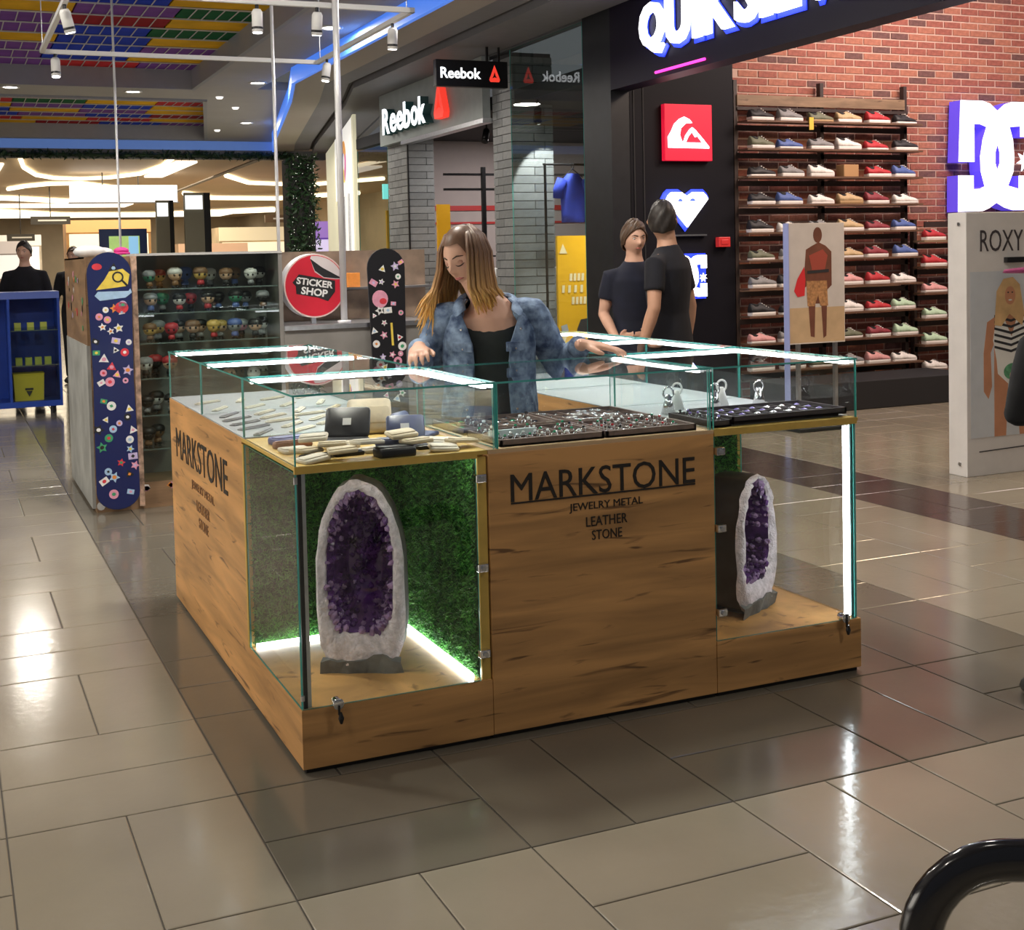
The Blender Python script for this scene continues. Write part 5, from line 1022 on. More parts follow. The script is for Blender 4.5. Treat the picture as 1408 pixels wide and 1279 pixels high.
LL = ['wide warm light loop just beyond the leaf garland', 'shallow curved light line above the white lightbox', 'bent light line above the low direction sign', 'longest curved light line at the far end of hall', 'hooked light line beside the slender ceiling beam', 'curved light line above the cream food stall']
for q, (pts, r) in enumerate((([(.7, 24.6), (.95, 27.6), (1.4, 30.2), (1.9, 31.3), (2.6, 31.6), (3.3, 31.1), (3.9, 29.6), (4.05, 27), (3.9, 24.5)], .05), ([(1.0, 36), (1.4, 34.6), (2.0, 33.5), (2.8, 33.3), (3.7, 34.8), (4.4, 36.5)], .06), ([(-.4, 40), (1.2, 40.5), (3.6, 43), (6, 42)], .09), ([(1.2, 50), (4, 54), (8, 54.5), (12.5, 50)], .12), ([(6.2, 30), (7.5, 33), (9.5, 34), (11, 31)], .06), ([(6.5, 38), (8, 41), (10.5, 41.5), (12.5, 38)], .08))): loop(LL[q], pts, r)
LP_ = ['broad glowing ceiling panel ending beside the lightbox', 'narrow glowing ceiling panel left of the warm loop', 'wide glowing ceiling panel behind the lightbox', 'widest glowing ceiling panel at the hall end']
for q, (x0, x1, y0, y1) in enumerate(((4.2, 4.7, 26, 31), (0.0, .5, 27, 32), (-.5, 6, 46, 48.5), (1, 12, 56, 59))): tag(MB().box(x0, x1, y0, y1, 3.86, 3.915).build('ceiling_light', WARMB, bevel=.02), LP_[q], 'ceiling light')
lb = thing('lightbox_sign', 'long white hanging lightbox in the far hall', 'sign', (3.53, 30, 3.15)); MB().box(2.19, 4.88, 29.9, 30.1, 3.155, 3.59).build('box', emis('lightbox_white', (1, .98, .99), 1.7), lb); MB().box(2.15, 4.92, 29.88, 30.12, 3.13, 3.155).build('frame', mat('frame_grey', (.3, .3, .33), .5), lb)
for x in (3.0, 3.9): MB().cyl((x, 30, 3.59), (x, 30, 3.92), .015, 6).build('cable', BLACK, lb)
def fsign(label, x0, x1, y, z0, z1, mm): 
    t = thing('hanging_sign', label, 'sign', ((x0 + x1) / 2, y, z0)); MB().box(x0, x1, y, y + .08, z0, z1).build('panel', mm, t); MB().box(x0 + (x1 - x0) * .18, x1 - (x1 - x0) * .1, y - .005, y, z0 + (z1 - z0) * .4, z0 + (z1 - z0) * .6).build('print', WHITE, t); MB().cyl(((x0 + x1) / 2, y + .04, z1), ((x0 + x1) / 2, y + .04, 3.93), .015, 6).build('hanger', BLACK, t)
fsign('dark direction sign hanging below the lightbox', 1.6, 2.73, 36, 2.80, 3.04, mat('sign_charcoal', (.05, .045, .04), .5)); fsign('dark direction sign hanging low near the man in black', 1.1, 1.96, 40, 2.40, 2.63, mat('sign_charcoal', (.05, .045, .04), .5)); fsign('dark direction sign hanging near the hedge column', 8.2, 9.6, 34, 2.72, 2.95, mat('sign_brown', (.16, .11, .07), .5))
sc_ = thing('advert_screen', 'blue framed upright advert screen showing a green picture', 'screen', (3.1, 27, 0)); MB().box(2.54, 3.63, 27, 27.15, 0, 2.38).build('housing', mat('screen_frame_blue', (.03, .07, .28), .4), sc_); MB().box(2.75, 3.45, 26.985, 27, .8, 2.21).build('screen', mat('screen_green', (.3, .45, .1), .4, emit=(.45, .65, .2), es=.8, var=.5, vscale=2), sc_); MB().box(3.2, 3.42, 26.98, 26.986, 1.2, 2.2).build('screen_print', emis('screen_sky', (.3, .6, .9), .8), sc_)
def totem(label, x0, x1, y, z1): 
    t = thing('shop_totem', label, 'sign', ((x0 + x1) / 2, y, 0)); MB().box(x0, x1, y, y + .12, 0, z1).build('slab', mat('totem_olive', (.24, .22, .15), .5), t); MB().box(x1, x1 + (x1 - x0) * .35, y + .02, y + .14, 0, z1).build('side_slab', MATTEBLACK, t); MB().box(x0 + .02, x1 - .03, y - .02, y, z1 - .36, z1 - .06).build('lit_head', emis('totem_head', (.92, .96, 1), 1.2), t)
totem('narrow olive shop totem with lit white head', 3.55, 3.84, 25, 2.95); totem('wide olive and black shop totem with lit white head', 4.0, 4.42, 24, 3.06)
bm = thing('ceiling_beam', 'slender dark beam under the hall ceiling', 'beam', (5.6, 29, 3.7)); MB().limb([(5.5, 22.3, 3.74), (5.85, 37, 3.74)], .04, 4).build('beam', mat('beam_brown', (.12, .09, .07), .5), bm)
def booth(label, x0, x1, y, z1, c, wincol):
    t = thing('food_stall', label, 'stall', ((x0 + x1) / 2, y, 0)); MB().box(x0, x1, y, y + 1.2, 0, z1).build('body', mat('booth_' + c[0], c[1], .6, var=.25, vscale=1.5), t)
    MB().box(x0 + .1, x1 - .1, y - .03, y, 1.15, z1 - .5).build('opening', emis('booth_light_' + c[0], wincol, .8), t); MB().box(x0, x1, y - .3, y, 1.0, 1.1).build('counter', mat('booth_counter', (.6, .5, .4), .4), t); MB().box(x0, x1, y - .06, y, z1 - .45, z1).build('header', emis('booth_header_' + c[0], tuple(min(1, q * 1.5) for q in c[1]), .5), t)
booth('tan panelled food stall behind the blue advert screen', 3.3, 6.3, 44, 3.2, ('tan', (.50, .28, .12)), (1, .85, .6)); booth('pale food stall at the far end of the hall', -1.5, 3.0, 52, 2.9, ('pale', (.66, .60, .52)), (1, .95, .85)); booth('cream food stall near the hedge column', 7.6, 11.4, 38, 2.7, ('cream', (.62, .50, .34)), (1, .86, .62)); booth('brown food stall in the middle of the hall', 5.4, 7.4, 33, 2.1, ('brown', (.42, .27, .17)), (1, .8, .55)); booth('purple lit stall glimpsed beside the hedge column', 8.3, 9.4, 30, 2.6, ('purple', (.35, .2, .6)), (.8, .7, 1)); booth('grey stall behind the man in black', .2, 1.9, 45, 2.5, ('grey', (.42, .38, .36)), (.8, .78, .75))

# ================================================================== BLACK HOOP at the walkway
hp = thing('bench_hoop', 'glossy black arched steel hoop standing on the floor', 'hoop', (1.05, -1.72, 0))
ax = Vector((.90, -.43, 0)).normalized(); c0 = Vector((.765, -1.675, 0)); H_ = .325; pts = [c0 + ax * 0.0 + Vector((0, 0, 0)), c0 + Vector((0, 0, .12))]
for k in range(1, 9): a = PI - PI / 2 * k / 8; pts.append(c0 + ax * (.16 + .16 * math.cos(a)) + Vector((0, 0, .16 + (H_ - .16) * math.sin(a))))
R2 = [c0 + ax * (.62 - (p - c0).dot(ax)) + Vector((0, 0, p.z)) for p in pts[::-1]]
MB().limb(pts + R2, [(.025, .042)] * 20, 14, ax.cross(Vector((0, 0, 1)))).build('hoop_tube', mat('gloss_black', (.006, .006, .01), .18, coat=.6), hp, True)
for q in (c0, c0 + ax * .62): MB().cyl((q.x, q.y, 0), (q.x, q.y, .012), .05, 16).build('foot_plate', BLACK, hp)
# ================================================================== PEOPLE
def remeshed(mb, vox, it=4, name='body'):
    me = mb.data(name, SKIN); o = bpy.data.objects.new('tmp', me); COL.objects.link(o)
    r = o.modifiers.new('r', 'REMESH'); r.mode = 'VOXEL'; r.voxel_size = vox; r.use_smooth_shade = True
    s = o.modifiers.new('s', 'SMOOTH'); s.iterations = it; s.factor = .5
    out = bake(o); bpy.data.objects.remove(o); out.materials.clear(); return out
def add_me(name, me, mm, parent): me.materials.append(mm); me.polygons.foreach_set('use_smooth', [True] * len(me.polygons)); return place(name, me, parent)
def head(mb, M, s=1.0, fem=False):   # face towards -Y
    n, m_ = 48, 40; b = len(mb.v)
    for i in range(m_ + 1):
        t = PI * i / m_
        for k in range(n):
            p = 2 * PI * k / n; d = Vector((math.sin(t) * math.cos(p), math.sin(t) * math.sin(p), -math.cos(t)))
            x, y, z = .075 * d.x, .093 * d.y + .008, .115 * d.z
            if z < 0: f = (-z / .115); x *= 1 - (.34 if fem else .26) * f ** 1.4; y = y * (1 - .32 * f ** 1.3 * (1 if d.y > 0 else .15))
            if d.y < 0:
                g = lambda cx, cz, sx, sz: math.exp(-((x - cx) / sx) ** 2 - ((z - cz) / sz) ** 2)
                y -= .026 * g(0, -.022, .012, .016) + .012 * g(0, .0, .008, .022) + .005 * g(0, -.057, .018, .008) + .007 * g(0, -.095, .02, .014) + .004 * g(0, .028, .05, .012) + .003 * (g(.04, -.025, .02, .02) + g(-.04, -.025, .02, .02))
                y += .007 * (g(.030, .008, .016, .011) + g(-.030, .008, .016, .011)) + .003 * g(0, -.072, .02, .006)
            mb.v.append(tuple(M @ (Vector((x, y, z)) * s)))
    for i in range(m_):
        for k in range(n): mb.face((b + i * n + k, b + i * n + (k + 1) % n, b + (i + 1) * n + (k + 1) % n, b + (i + 1) * n + k))
    for sx in (-1, 1): mb.limb([M @ (Vector((sx * .070, .012, -.028)) * s), M @ (Vector((sx * .080, .018, -.005)) * s), M @ (Vector((sx * .076, .022, .018)) * s)], [(.006 * s, .010 * s), (.008 * s, .017 * s), (.006 * s, .010 * s)], 8)
def face_y(x, z, fem):
    f = max(0, -z / .115); jaw = 1 - (.34 if fem else .26) * f ** 1.4; dx, dz = x / (.075 * jaw), z / .115; dy = -math.sqrt(max(0, 1 - dx * dx - dz * dz)); y = .093 * dy + .008
    if z < 0: y *= 1 - .32 * f ** 1.3 * .15
    g = lambda cx, cz, sx, sz: math.exp(-((x - cx) / sx) ** 2 - ((z - cz) / sz) ** 2)
    y -= .026 * g(0, -.022, .012, .016) + .012 * g(0, .0, .008, .022) + .005 * g(0, -.057, .018, .008) + .007 * g(0, -.095, .02, .014) + .004 * g(0, .028, .05, .012) + .003 * (g(.04, -.025, .02, .02) + g(-.04, -.025, .02, .02))
    return y + .007 * (g(.030, .008, .016, .011) + g(-.030, .008, .016, .011)) + .003 * g(0, -.072, .02, .006)
def face_parts(t, M, s, brow, lip, closed=False, fem=False):
    P = lambda x, z, o=0: M @ (Vector((x, face_y(x, z, fem) - o, z)) * s)
    for sx in (-1, 1):
        if closed:
            MB().ball(P(sx * .030, .004, -.006), .0125 * s, .0115 * s, .0105 * s, 12, 8).build('eyelid', mat('eyelid_tint', (.50, .25, .18), .5), t, True, False)
            MB().limb([P(sx * .017, -.002, .001), P(sx * .024, -.0065, .0035), P(sx * .031, -.0075, .005), P(sx * .038, -.006, .004), P(sx * .046, -.001, .001)], [.0008 * s, .0018 * s, .0022 * s, .002 * s, .0008 * s], 6).build('eyelash', HAIRK['dark'], t, True, False)
        else:
            o = MB().ball(P(sx * .030, .006, -.0075), .0105 * s, None, None, 10, 8).build('eye', mat('eye_white', (.55, .52, .5), .3), t, True, False); MB().ball(P(sx * .030, .005, .0005), .0045 * s, None, None, 8, 6).build('iris', mat('iris_dark', (.03, .02, .015), .2), o, True, False)
            MB().limb([P(sx * .018, .010, .001), P(sx * .030, .0155, .001), P(sx * .044, .010, 0)], [.001 * s, .0022 * s, .001 * s], 6).build('eyelash', HAIRK['dark'], t, True, False)
        MB().limb([P(sx * .013, .024, .001), P(sx * .030, .030, .001), P(sx * .048, .025, .0)], [.002 * s, .0032 * s, .0012 * s], 6).build('eyebrow', brow, t, True, False)
    MB().limb([P(-.021, -.058, 0), P(-.008, -.0555, .001), P(0, -.057, .001), P(.008, -.0555, .001), P(.021, -.058, 0)], [(.001, .001), (.003 * s, .005 * s), (.003 * s, .0055 * s), (.003 * s, .005 * s), (.001, .001)], 8, (0, 1, 0)).build('lips', lip, t, True, False)
def hand(mb, M, thumb=1, curl=.35, s=1.0, curls=None):   # x across, y fingers, z back of hand
    V = lambda x, y, z: M @ (Vector((x, y, z)) * s); side = (M.to_3x3() @ Vector((1, 0, 0))).normalized()
    mb.limb([V(0, -.03, 0), V(0, 0, 0), V(0, .04, .002), V(0, .082, 0), V(0, .092, -.003)], [(.026 * s, .021 * s), (.029 * s, .019 * s), (.040 * s, .016 * s), (.041 * s, .013 * s), (.036 * s, .009 * s)], 14, side)
    for k, (x, L_) in enumerate(((-.031, .058), (-.0105, .072), (.0105, .078), (.031, .068))):
        x *= -thumb; c = curls[k] if curls else curl * (1 + .1 * k); a = -c * .4; p = Vector((x, .082, -.002)); pts = [V(*(p - Vector((0, .02, 0)))), V(*p)]; r = [.0098 * s, .0095 * s]
        sp = x * 1.6
        for f, rr in ((.45, .0088), (.30, .0078), (.25, .0062)): p = p + Vector((sp * L_ * f * 2, math.cos(a) * L_ * f, math.sin(a) * L_ * f)); pts.append(V(*p)); r.append(rr * s); a -= c
        mb.limb(pts, r, 8, side)
    mb.limb([V(thumb * .018, .008, -.006), V(thumb * .042, .030, -.012), V(thumb * .055, .056, -.018), V(thumb * .054, .078, -.022)], [.014 * s, .0125 * s, .0105 * s, .007 * s], 10)
HAIRK = dict(brown=mat('hair_brown', (.075, .04, .022), .5, var=.4, vscale=60, stretch=(1, 1, .15)), dark=mat('hair_dark', (.018, .013, .011), .5, var=.4, vscale=60), blond=mat('hair_blond', (.45, .28, .12), .5, var=.3, vscale=60))
LIP = mat('lip_rose', (.42, .12, .10), .4)
def cap_hair(t, M, s, mm, drop=.02, back=.0, front=.062, puff=1.09, bun=False):   # short hair shell round the skull
    b = MB(); n, m_ = 40, 22; base = 0; grid = []
    for i in range(m_ + 1):
        row = []
        for k in range(n):
            p = 2 * PI * k / n; face = max(0, -math.sin(p)); lim = (-drop - back * max(0, math.sin(p))) * (1 - face) + front * face if face > .25 else -drop - back * max(0, math.sin(p))
            z0 = max(-1, min(1, lim / .115)); t0 = math.acos(max(-1, min(1, -z0))); tt = t0 + (PI - t0) * i / m_
            row.append(M @ (Vector((.075 * puff * math.sin(tt) * math.cos(p), .093 * puff * math.sin(tt) * math.sin(p) + .009, -.115 * (puff + .01) * math.cos(tt) + .002)) * s))
        grid.append(row)
    for gi in range(0, m_, 1):
        for k in range(n): grid[gi][k] = grid[gi][k] + (grid[gi][k] - M.translation).normalized() * .004 * s * math.sin(k * 5.3 + gi * .6)
    b.loft(grid, False)
    if bun: b.ball(M @ (Vector((0, .105, .01)) * s), .032 * s, None, None, 12, 8)
    o = b.build('hair', mm, t, True, False); sd = o.modifiers.new('thick', 'SOLIDIFY'); sd.thickness = .008; sd.offset = -1
    return o
def person(label, loc, rz, h, top, bottom, hair='dark', skin=None, fem=False, arms=None, yaw=0, pitch=0, sleeve=.55, vox=.009, shoes=None, bun=False, group=None, vneck=False, cap=None, mouthcover=None, hairdrop=.02):
    s = h / 1.75; t = thing('person', label, 'person', loc, rz, group); V = lambda x, y, z: Vector((x, y, z)) * s
    sh = .165 if fem else .19; A = arms or {}; body = MB(); topm = MB(); bot = MB(); sho = MB()
    TR = [(.88, .155, .105), (.97, .168, .115), (1.10, .130 if fem else .142, .098), (1.25, .148 if fem else .162, .112), (1.36, .150 if fem else .175, .112), (1.42, .115 if fem else .135, .088), (1.465, .072, .066)]
    body.limb([V(0, 0, z) for z, a, b_ in TR] + [V(0, -.004, 1.52), V(0, -.012, 1.58)], [(a * s, b_ * s) for z, a, b_ in TR] + [(.054 * s, .056 * s), (.05 * s, .054 * s)], 20, (1, 0, 0))
    g = .013
    topm.limb([V(0, 0, .90)] + [V(0, 0, z) for z, a, b_ in TR[1:]] + [V(0, -.004, 1.492)], [((.176 + g) * s, (.122 + g) * s)] + [((a + g) * s, (b_ + g) * s) for z, a, b_ in TR[1:]] + [(.066 * s, .066 * s)], 24, (1, 0, 0))
    for sx in (-1, 1):
        a = A.get('L' if sx > 0 else 'R', ((sx * (sh + .055), .02, 1.14), (sx * (sh + .07), -.06, .90), (0, -.1, -1), (-sx, 0, 0)))
        S_, E_, W_ = V(sx * sh * .96, 0, 1.385), V(*a[0]), V(*a[1])
        k1, k2 = S_.lerp(E_, .35), S_.lerp(E_, .75); f1 = E_.lerp(W_, .3)
        body.limb([V(sx * sh * .6, 0, 1.40), S_, k1, k2, E_, f1, W_], [.05 * s, .052 * s, .047 * s, .041 * s, .038 * s, .038 * s, .026 * s], 12)
        y_ = Vector(a[2]).normalized(); x_ = Vector(a[3]); x_ = (x_ - y_ * x_.dot(y_)).normalized(); z_ = x_.cross(y_)
        HM = Matrix((x_, y_, z_)).transposed().to_4x4(); HM.translation = W_ + y_ * .03 * s
        hand(body, HM, 1, .38, s * .98)
        pts = [V(sx * sh * .5, 0, 1.40), S_, k1, k2, E_, f1, E_.lerp(W_, .85)]; rr = [.052, .062, .060, .055, .052, .05, .038]
        nn = 4 if sleeve < .9 else 7; end = S_.lerp(E_, sleeve) if sleeve < .9 else None
        pp = pts[:3] + [end] if end is not None else pts; topm.limb(pp, [(q + (.004 if end is not None and i == 3 else 0)) * s for i, q in enumerate(rr[:len(pp)])], 14)
        hip, kn, an = V(sx * .085, 0, .90), V(sx * .095, -.012, .50), V(sx * .10, .012, .09)
        body.limb([hip, hip.lerp(kn, .5), kn, kn.lerp(an, .35), an, V(sx * .10, .0, .04)], [.085 * s, .075 * s, .056 * s, .056 * s, .036 * s, .036 * s], 14)
        body.limb([V(sx * .10, .045, .035), V(sx * .102, -.04, .035), V(sx * .106, -.15, .025)], [(.033 * s, .03 * s), (.042 * s, .032 * s), (.03 * s, .02 * s)], 12, (1, 0, 0))
        bot.limb([V(sx * .07, 0, .97), hip, hip.lerp(kn, .5), kn, kn.lerp(an, .5), V(sx * .10, .012, .075)], [.10 * s, .103 * s, .092 * s, .072 * s, .066 * s, .058 * s], 16)
        sho.limb([V(sx * .10, .075, .042), V(sx * .10, .05, .045), V(sx * .102, -.04, .048), V(sx * .107, -.14, .036), V(sx * .107, -.19, .028)], [(.025 * s, .03 * s), (.043 * s, .045 * s), (.05 * s, .047 * s), (.047 * s, .035 * s), (.02 * s, .018 * s)], 12, (1, 0, 0))
    bot.limb([V(0, 0, .84), V(0, 0, .93), V(0, 0, 1.03)], [(.165 * s, .12 * s), (.182 * s, .13 * s), (.160 * s, .118 * s)], 20, (1, 0, 0))
    HM = Matrix.Translation(V(0, -.028, 1.635)) @ Matrix.Rotation(yaw, 4, 'Z') @ Matrix.Rotation(pitch, 4, 'X')
    head(body, HM, s, fem)
    add_me('body', remeshed(body, vox, 3), skin or SKIN, t); add_me('shirt', remeshed(topm, vox * 1.3, 5), top, t); add_me('trousers', remeshed(bot, vox * 1.4, 5), bottom, t); sho.build('shoes', shoes or BLACK, t, True, False)
    face_parts(t, HM, s, HAIRK['dark'] if hair != 'blond' else HAIRK['brown'], LIP, False, fem)
    if hair: cap_hair(t, HM, s, HAIRK[hair], hairdrop + (.02 if fem else 0), .06 if fem else .035, .066, 1.12 if fem else 1.09, bun)
    return t, HM, s
TEE = mat('black_tee', (.005, .005, .010), .9, var=.3, vscale=8); NAVYT = mat('navy_tee', (.009, .011, .026), .9, var=.3, vscale=8); JEANB = mat('black_trousers', (.012, .012, .016), .85, var=.2); JEANG = mat('blue_grey_jeans', (.16, .18, .22), .85, var=.2)
# couple in front of the black panel (man seen from behind, arm hanging; woman facing us)
person('person in black tee seen from behind before the black panel', (3.13, 3.0, 0), PI + .60, 1.81, TEE, JEANB, 'dark', SKIND, False, {'R': ((-.245, .035, 1.13), (-.25, .0, .88), (0, -.05, -1), (.3, -1, 0))}, -1.25, .05, .62, .008, hairdrop=.035)
person('person in navy v-neck tee with tied brown hair facing forward', (3.20, 3.52, 0), -.35, 1.71, NAVYT, JEANG, 'brown', SKIN, True, {'R': ((-.205, .02, 1.14), (-.15, -.16, .98), (.5, -.6, .1), (0, .2, 1)), 'L': ((.205, .02, 1.14), (.10, -.17, 1.0), (-.6, -.4, 0), (0, .2, 1))}, .25, .12, .6, .008, bun=True)
# passers-by in the distance
person('person in black long sleeves standing behind the blue cabinet', (-.05, 11.4, 0), -.15, 1.80, TEE, JEANB, 'dark', SKIN, False, None, -.25, .05, .95, .012)
person('person with pale cap standing behind the sticker stall', (.68, 13.5, 0), -.3, 1.76, TEE, JEANB, 'brown', SKIN, False, None, -.3, .1, .95, .013)
person('person in pale shirt far off in the hall', (6.3, 27.5, 0), PI - .3, 1.76, mat('pale_shirt', (.62, .68, .72), .8), JEANG, 'dark', SKIN, False, None, 0, 0, .95, .014)
_c = bpy.data.objects
# person half seen beside the swimsuit stand
pr_, HM_, s_ = person('person in black coat and magenta brimmed hat by the swimsuit stand', (2.419, -.579, 0), PI - YAW, 1.48, mat('black_coat', (.006, .006, .008), .9, var=.3, vscale=10), JEANB, 'dark', SKIN, True, {'L': ((.235, .04, 1.13), (.09, -.19, 1.12), (-.8, -.5, .1), (.2, -.3, -1)), 'R': ((-.235, .04, 1.13), (-.09, -.19, 1.06), (.8, -.5, .1), (.2, .3, 1))}, 0, .05, .95, .010)
HV = lambda z: HM_ @ Vector((0, .005, z))
MB().limb([HV(.030), HV(.040), HV(.050), HV(.085), HV(.125), HV(.140)], [.205, .200, .098, .094, .075, .03], 28).build('hat', mat('dark_magenta', (.22, .010, .085), .8), pr_, True, False)

# ---------------------------------------------------------------- shop assistant behind the counters
wroot = thing('person', 'person in denim jacket with long blond-tipped hair leaning on glass counters', 'person', (1.01, .885, 0), -YAW)
V = Vector; body = MB()
TR = [(.82, .150, .105), (.92, .160, .11), (1.02, .128, .096), (1.12, .138, .106), (1.20, .150, .112), (1.27, .142, .095), (1.315, .085, .07)]
body.limb([V((0, 0, z)) for z, a, b_ in TR] + [V((-.02, -.004, 1.355)), V((-.055, -.004, 1.42))], [(a, b_) for z, a, b_ in TR] + [(.052, .054), (.048, .052)], 22, (1, 0, 0))
for sx in (-1, 1):
    hip, kn, an = V((sx * .08, 0, .84)), V((sx * .09, -.01, .46)), V((sx * .095, .012, .085))
    body.limb([hip, hip.lerp(kn, .5), kn, kn.lerp(an, .35), an, V((sx * .095, 0, .03))], [.085, .072, .054, .053, .035, .035], 12); body.limb([V((sx * .095, .045, .03)), V((sx * .097, -.04, .032)), V((sx * .10, -.14, .022))], [(.03, .028), (.04, .03), (.028, .018)], 10, (1, 0, 0))
SR, ER, WR = V((-.165, .0, 1.265)), V((-.262, .075, 1.055)), V((-.262, -.145, 1.1745)); SL, EL, WL = V((.165, 0, 1.275)), V((.285, .085, 1.06)), V((.350, -.085, 1.1655))
for S_, E_, W_ in ((SR, ER, WR), (SL, EL, WL)): body.limb([V((S_.x * .5, 0, S_.z - .005)), S_, S_.lerp(E_, .4), E_, E_.lerp(W_, .35), W_], [.045, .046, .04, .034, .034, .024], 12)
def hm(W_, y_, x_):
    y_ = V(y_).normalized(); x_ = V(x_); x_ = (x_ - y_ * x_.dot(y_)).normalized(); M = Matrix((x_, y_, x_.cross(y_))).transposed().to_4x4(); M.translation = W_ + y_ * .022; return M
hand(body, hm(WR, (.02, -1, -.16), (-1, 0, -.1)), -1, .6, .95, [.55, .52, .5, .45]); hand(body, hm(WL, (.93, -.25, -.14), (-.25, -.97, 0)), 1, .30, .98, [.32, .28, .25, .2])
HW = Matrix.Translation((-.083, .004, 1.502)) @ Matrix.Rotation(math.radians(-38), 4, 'Z') @ Matrix.Rotation(math.radians(20), 4, 'X') @ Matrix.Rotation(math.radians(-6), 4, 'Y')
head(body, HW, 1.02, True)
add_me('body', remeshed(body, .0048, 3), mat('skin_fair', (.66, .38, .27), .48, var=.05, vscale=12), wroot)
face_parts(wroot, HW, 1.02, HAIRK['brown'], mat('lip_pink', (.48, .14, .13), .4), True, True)
tee = MB().limb([V((0, 0, .80))] + [V((0, 0, z)) for z, a, b_ in TR[1:-1]] + [V((0, .004, 1.292))], [(.166, .118)] + [(a + .008, b_ + .008) for z, a, b_ in TR[1:-1]] + [(.108, .082)], 28, (1, 0, 0)); tee.v = [(x, y, z - (.042 * max(0, -y / .09) if z > 1.25 else 0)) for x, y, z in tee.v]; tee.build('tee_shirt', mat('charcoal_tee', (.020, .026, .027), .85, var=.2, vscale=10), wroot, True, False)
tr = MB()
for sx in (-1, 1): tr.limb([V((sx * .07, 0, .92)), V((sx * .08, 0, .84)), V((sx * .085, -.005, .65)), V((sx * .09, -.01, .46)), V((sx * .095, .01, .07))], [.095, .1, .086, .068, .055], 16)
tr.limb([V((0, 0, .80)), V((0, 0, .88)), V((0, 0, .96))], [(.16, .115), (.175, .125), (.155, .112)], 20, (1, 0, 0)); add_me('trousers', remeshed(tr, .013, 4), JEANB, wroot)
sho = MB()
for sx in (-1, 1): sho.limb([V((sx * .095, .07, .04)), V((sx * .095, .045, .042)), V((sx * .097, -.04, .045)), V((sx * .10, -.13, .034)), V((sx * .10, -.175, .026))], [(.024, .028), (.04, .042), (.046, .045), (.043, .033), (.018, .016)], 12, (1, 0, 0))
sho.build('shoes', WHITE, wroot, True, False)
# denim jacket: open front shell plus sleeves
def denim():
    M = bpy.data.materials.new('blue_denim'); M.use_nodes = True; nt = M.node_tree; b = nt.nodes['Principled BSDF']; L = nt.links.new; tc = nt.nodes.new('ShaderNodeTexCoord')
    n = nt.nodes.new('ShaderNodeTexNoise'); n.inputs['Scale'].default_value = 24; n.inputs['Detail'].default_value = 8; L(tc.outputs['Object'], n.inputs['Vector'])
    r = nt.nodes.new('ShaderNodeValToRGB'); e = r.color_ramp.elements; e[0].position = .34; e[0].color = (.04, .07, .15, 1); e[1].position = .68; e[1].color = (.28, .39, .56, 1); L(n.outputs[0], r.inputs[0]); L(r.outputs[0], b.inputs['Base Color'])
    n2 = nt.nodes.new('ShaderNodeTexNoise'); n2.inputs['Scale'].default_value = 30; n2.inputs['Detail'].default_value = 4; L(tc.outputs['Object'], n2.inputs['Vector']); bp = nt.nodes.new('ShaderNodeBump'); bp.inputs['Strength'].default_value = .6; bp.inputs['Distance'].default_value = .012; L(n2.outputs[0], bp.inputs['Height']); L(bp.outputs[0], b.inputs['Normal']); b.inputs['Roughness'].default_value = .85; return M
DEN = denim(); jk = MB(); rings = []
for z, a, b_, w0, w1 in [(.86, .180, .135, .38, .46), (.93, .178, .134, .36, .44), (1.02, .168, .128, .34, .42), (1.10, .170, .130, .33, .42), (1.17, .175, .132, .36, .46), (1.23, .178, .126, .46, .58), (1.275, .168, .112, .62, .74), (1.312, .128, .094, .85, .95), (1.338, .085, .080, 1.05, 1.1)]:
    aL, aR = -PI / 2 - w0, -PI / 2 + w1 - 2 * PI    # leave the front open
    row = []
    for k in range(37):
        q = aL + (aR - aL) * k / 36; f = 1 + .018 * math.sin(7 * q + 20 * z) * (1 if z < 1.2 else .4); row.append(V((a * f * math.cos(q), b_ * f * math.sin(q) , z)))
    rings.append(row)
jk.loft(rings, False, closed=False); J = jk.build('jacket_body', DEN, wroot, True, False); sd = J.modifiers.new('t', 'SOLIDIFY'); sd.thickness = .008; sd.offset = -1
for S_, E_, W_ in ((SR, ER, WR), (SL, EL, WL)):
    pts = [V((S_.x * .55, 0, S_.z + .0)), S_, S_.lerp(E_, .3), S_.lerp(E_, .7), E_, E_.lerp(W_, .3), E_.lerp(W_, .65), E_.lerp(W_, .86)]; wr = []
    for i in range(len(pts) - 1):
        for f in (0, .25, .5, .75): wr.append(pts[i].lerp(pts[i + 1], f))
    R_ = [.066, .072, .066, .060, .058, .054, .048, .042]; rr = []
    for i in range(len(R_) - 1):
        for q, f in enumerate((0, .25, .5, .75)): rr.append((R_[i] * (1 - f) + R_[i + 1] * f) * (1 + (.05 if (i * 4 + q) % 3 == 0 and i > 1 else 0)))
    jk2 = MB().limb(wr, rr, 18); add_me('sleeve', remeshed(jk2, .008, 4), DEN, wroot)
    d = (W_ - E_).normalized(); MB().limb([E_.lerp(W_, .80), E_.lerp(W_, .93)], [.044, .042], 18).build('cuff', DEN, wroot, True, False)
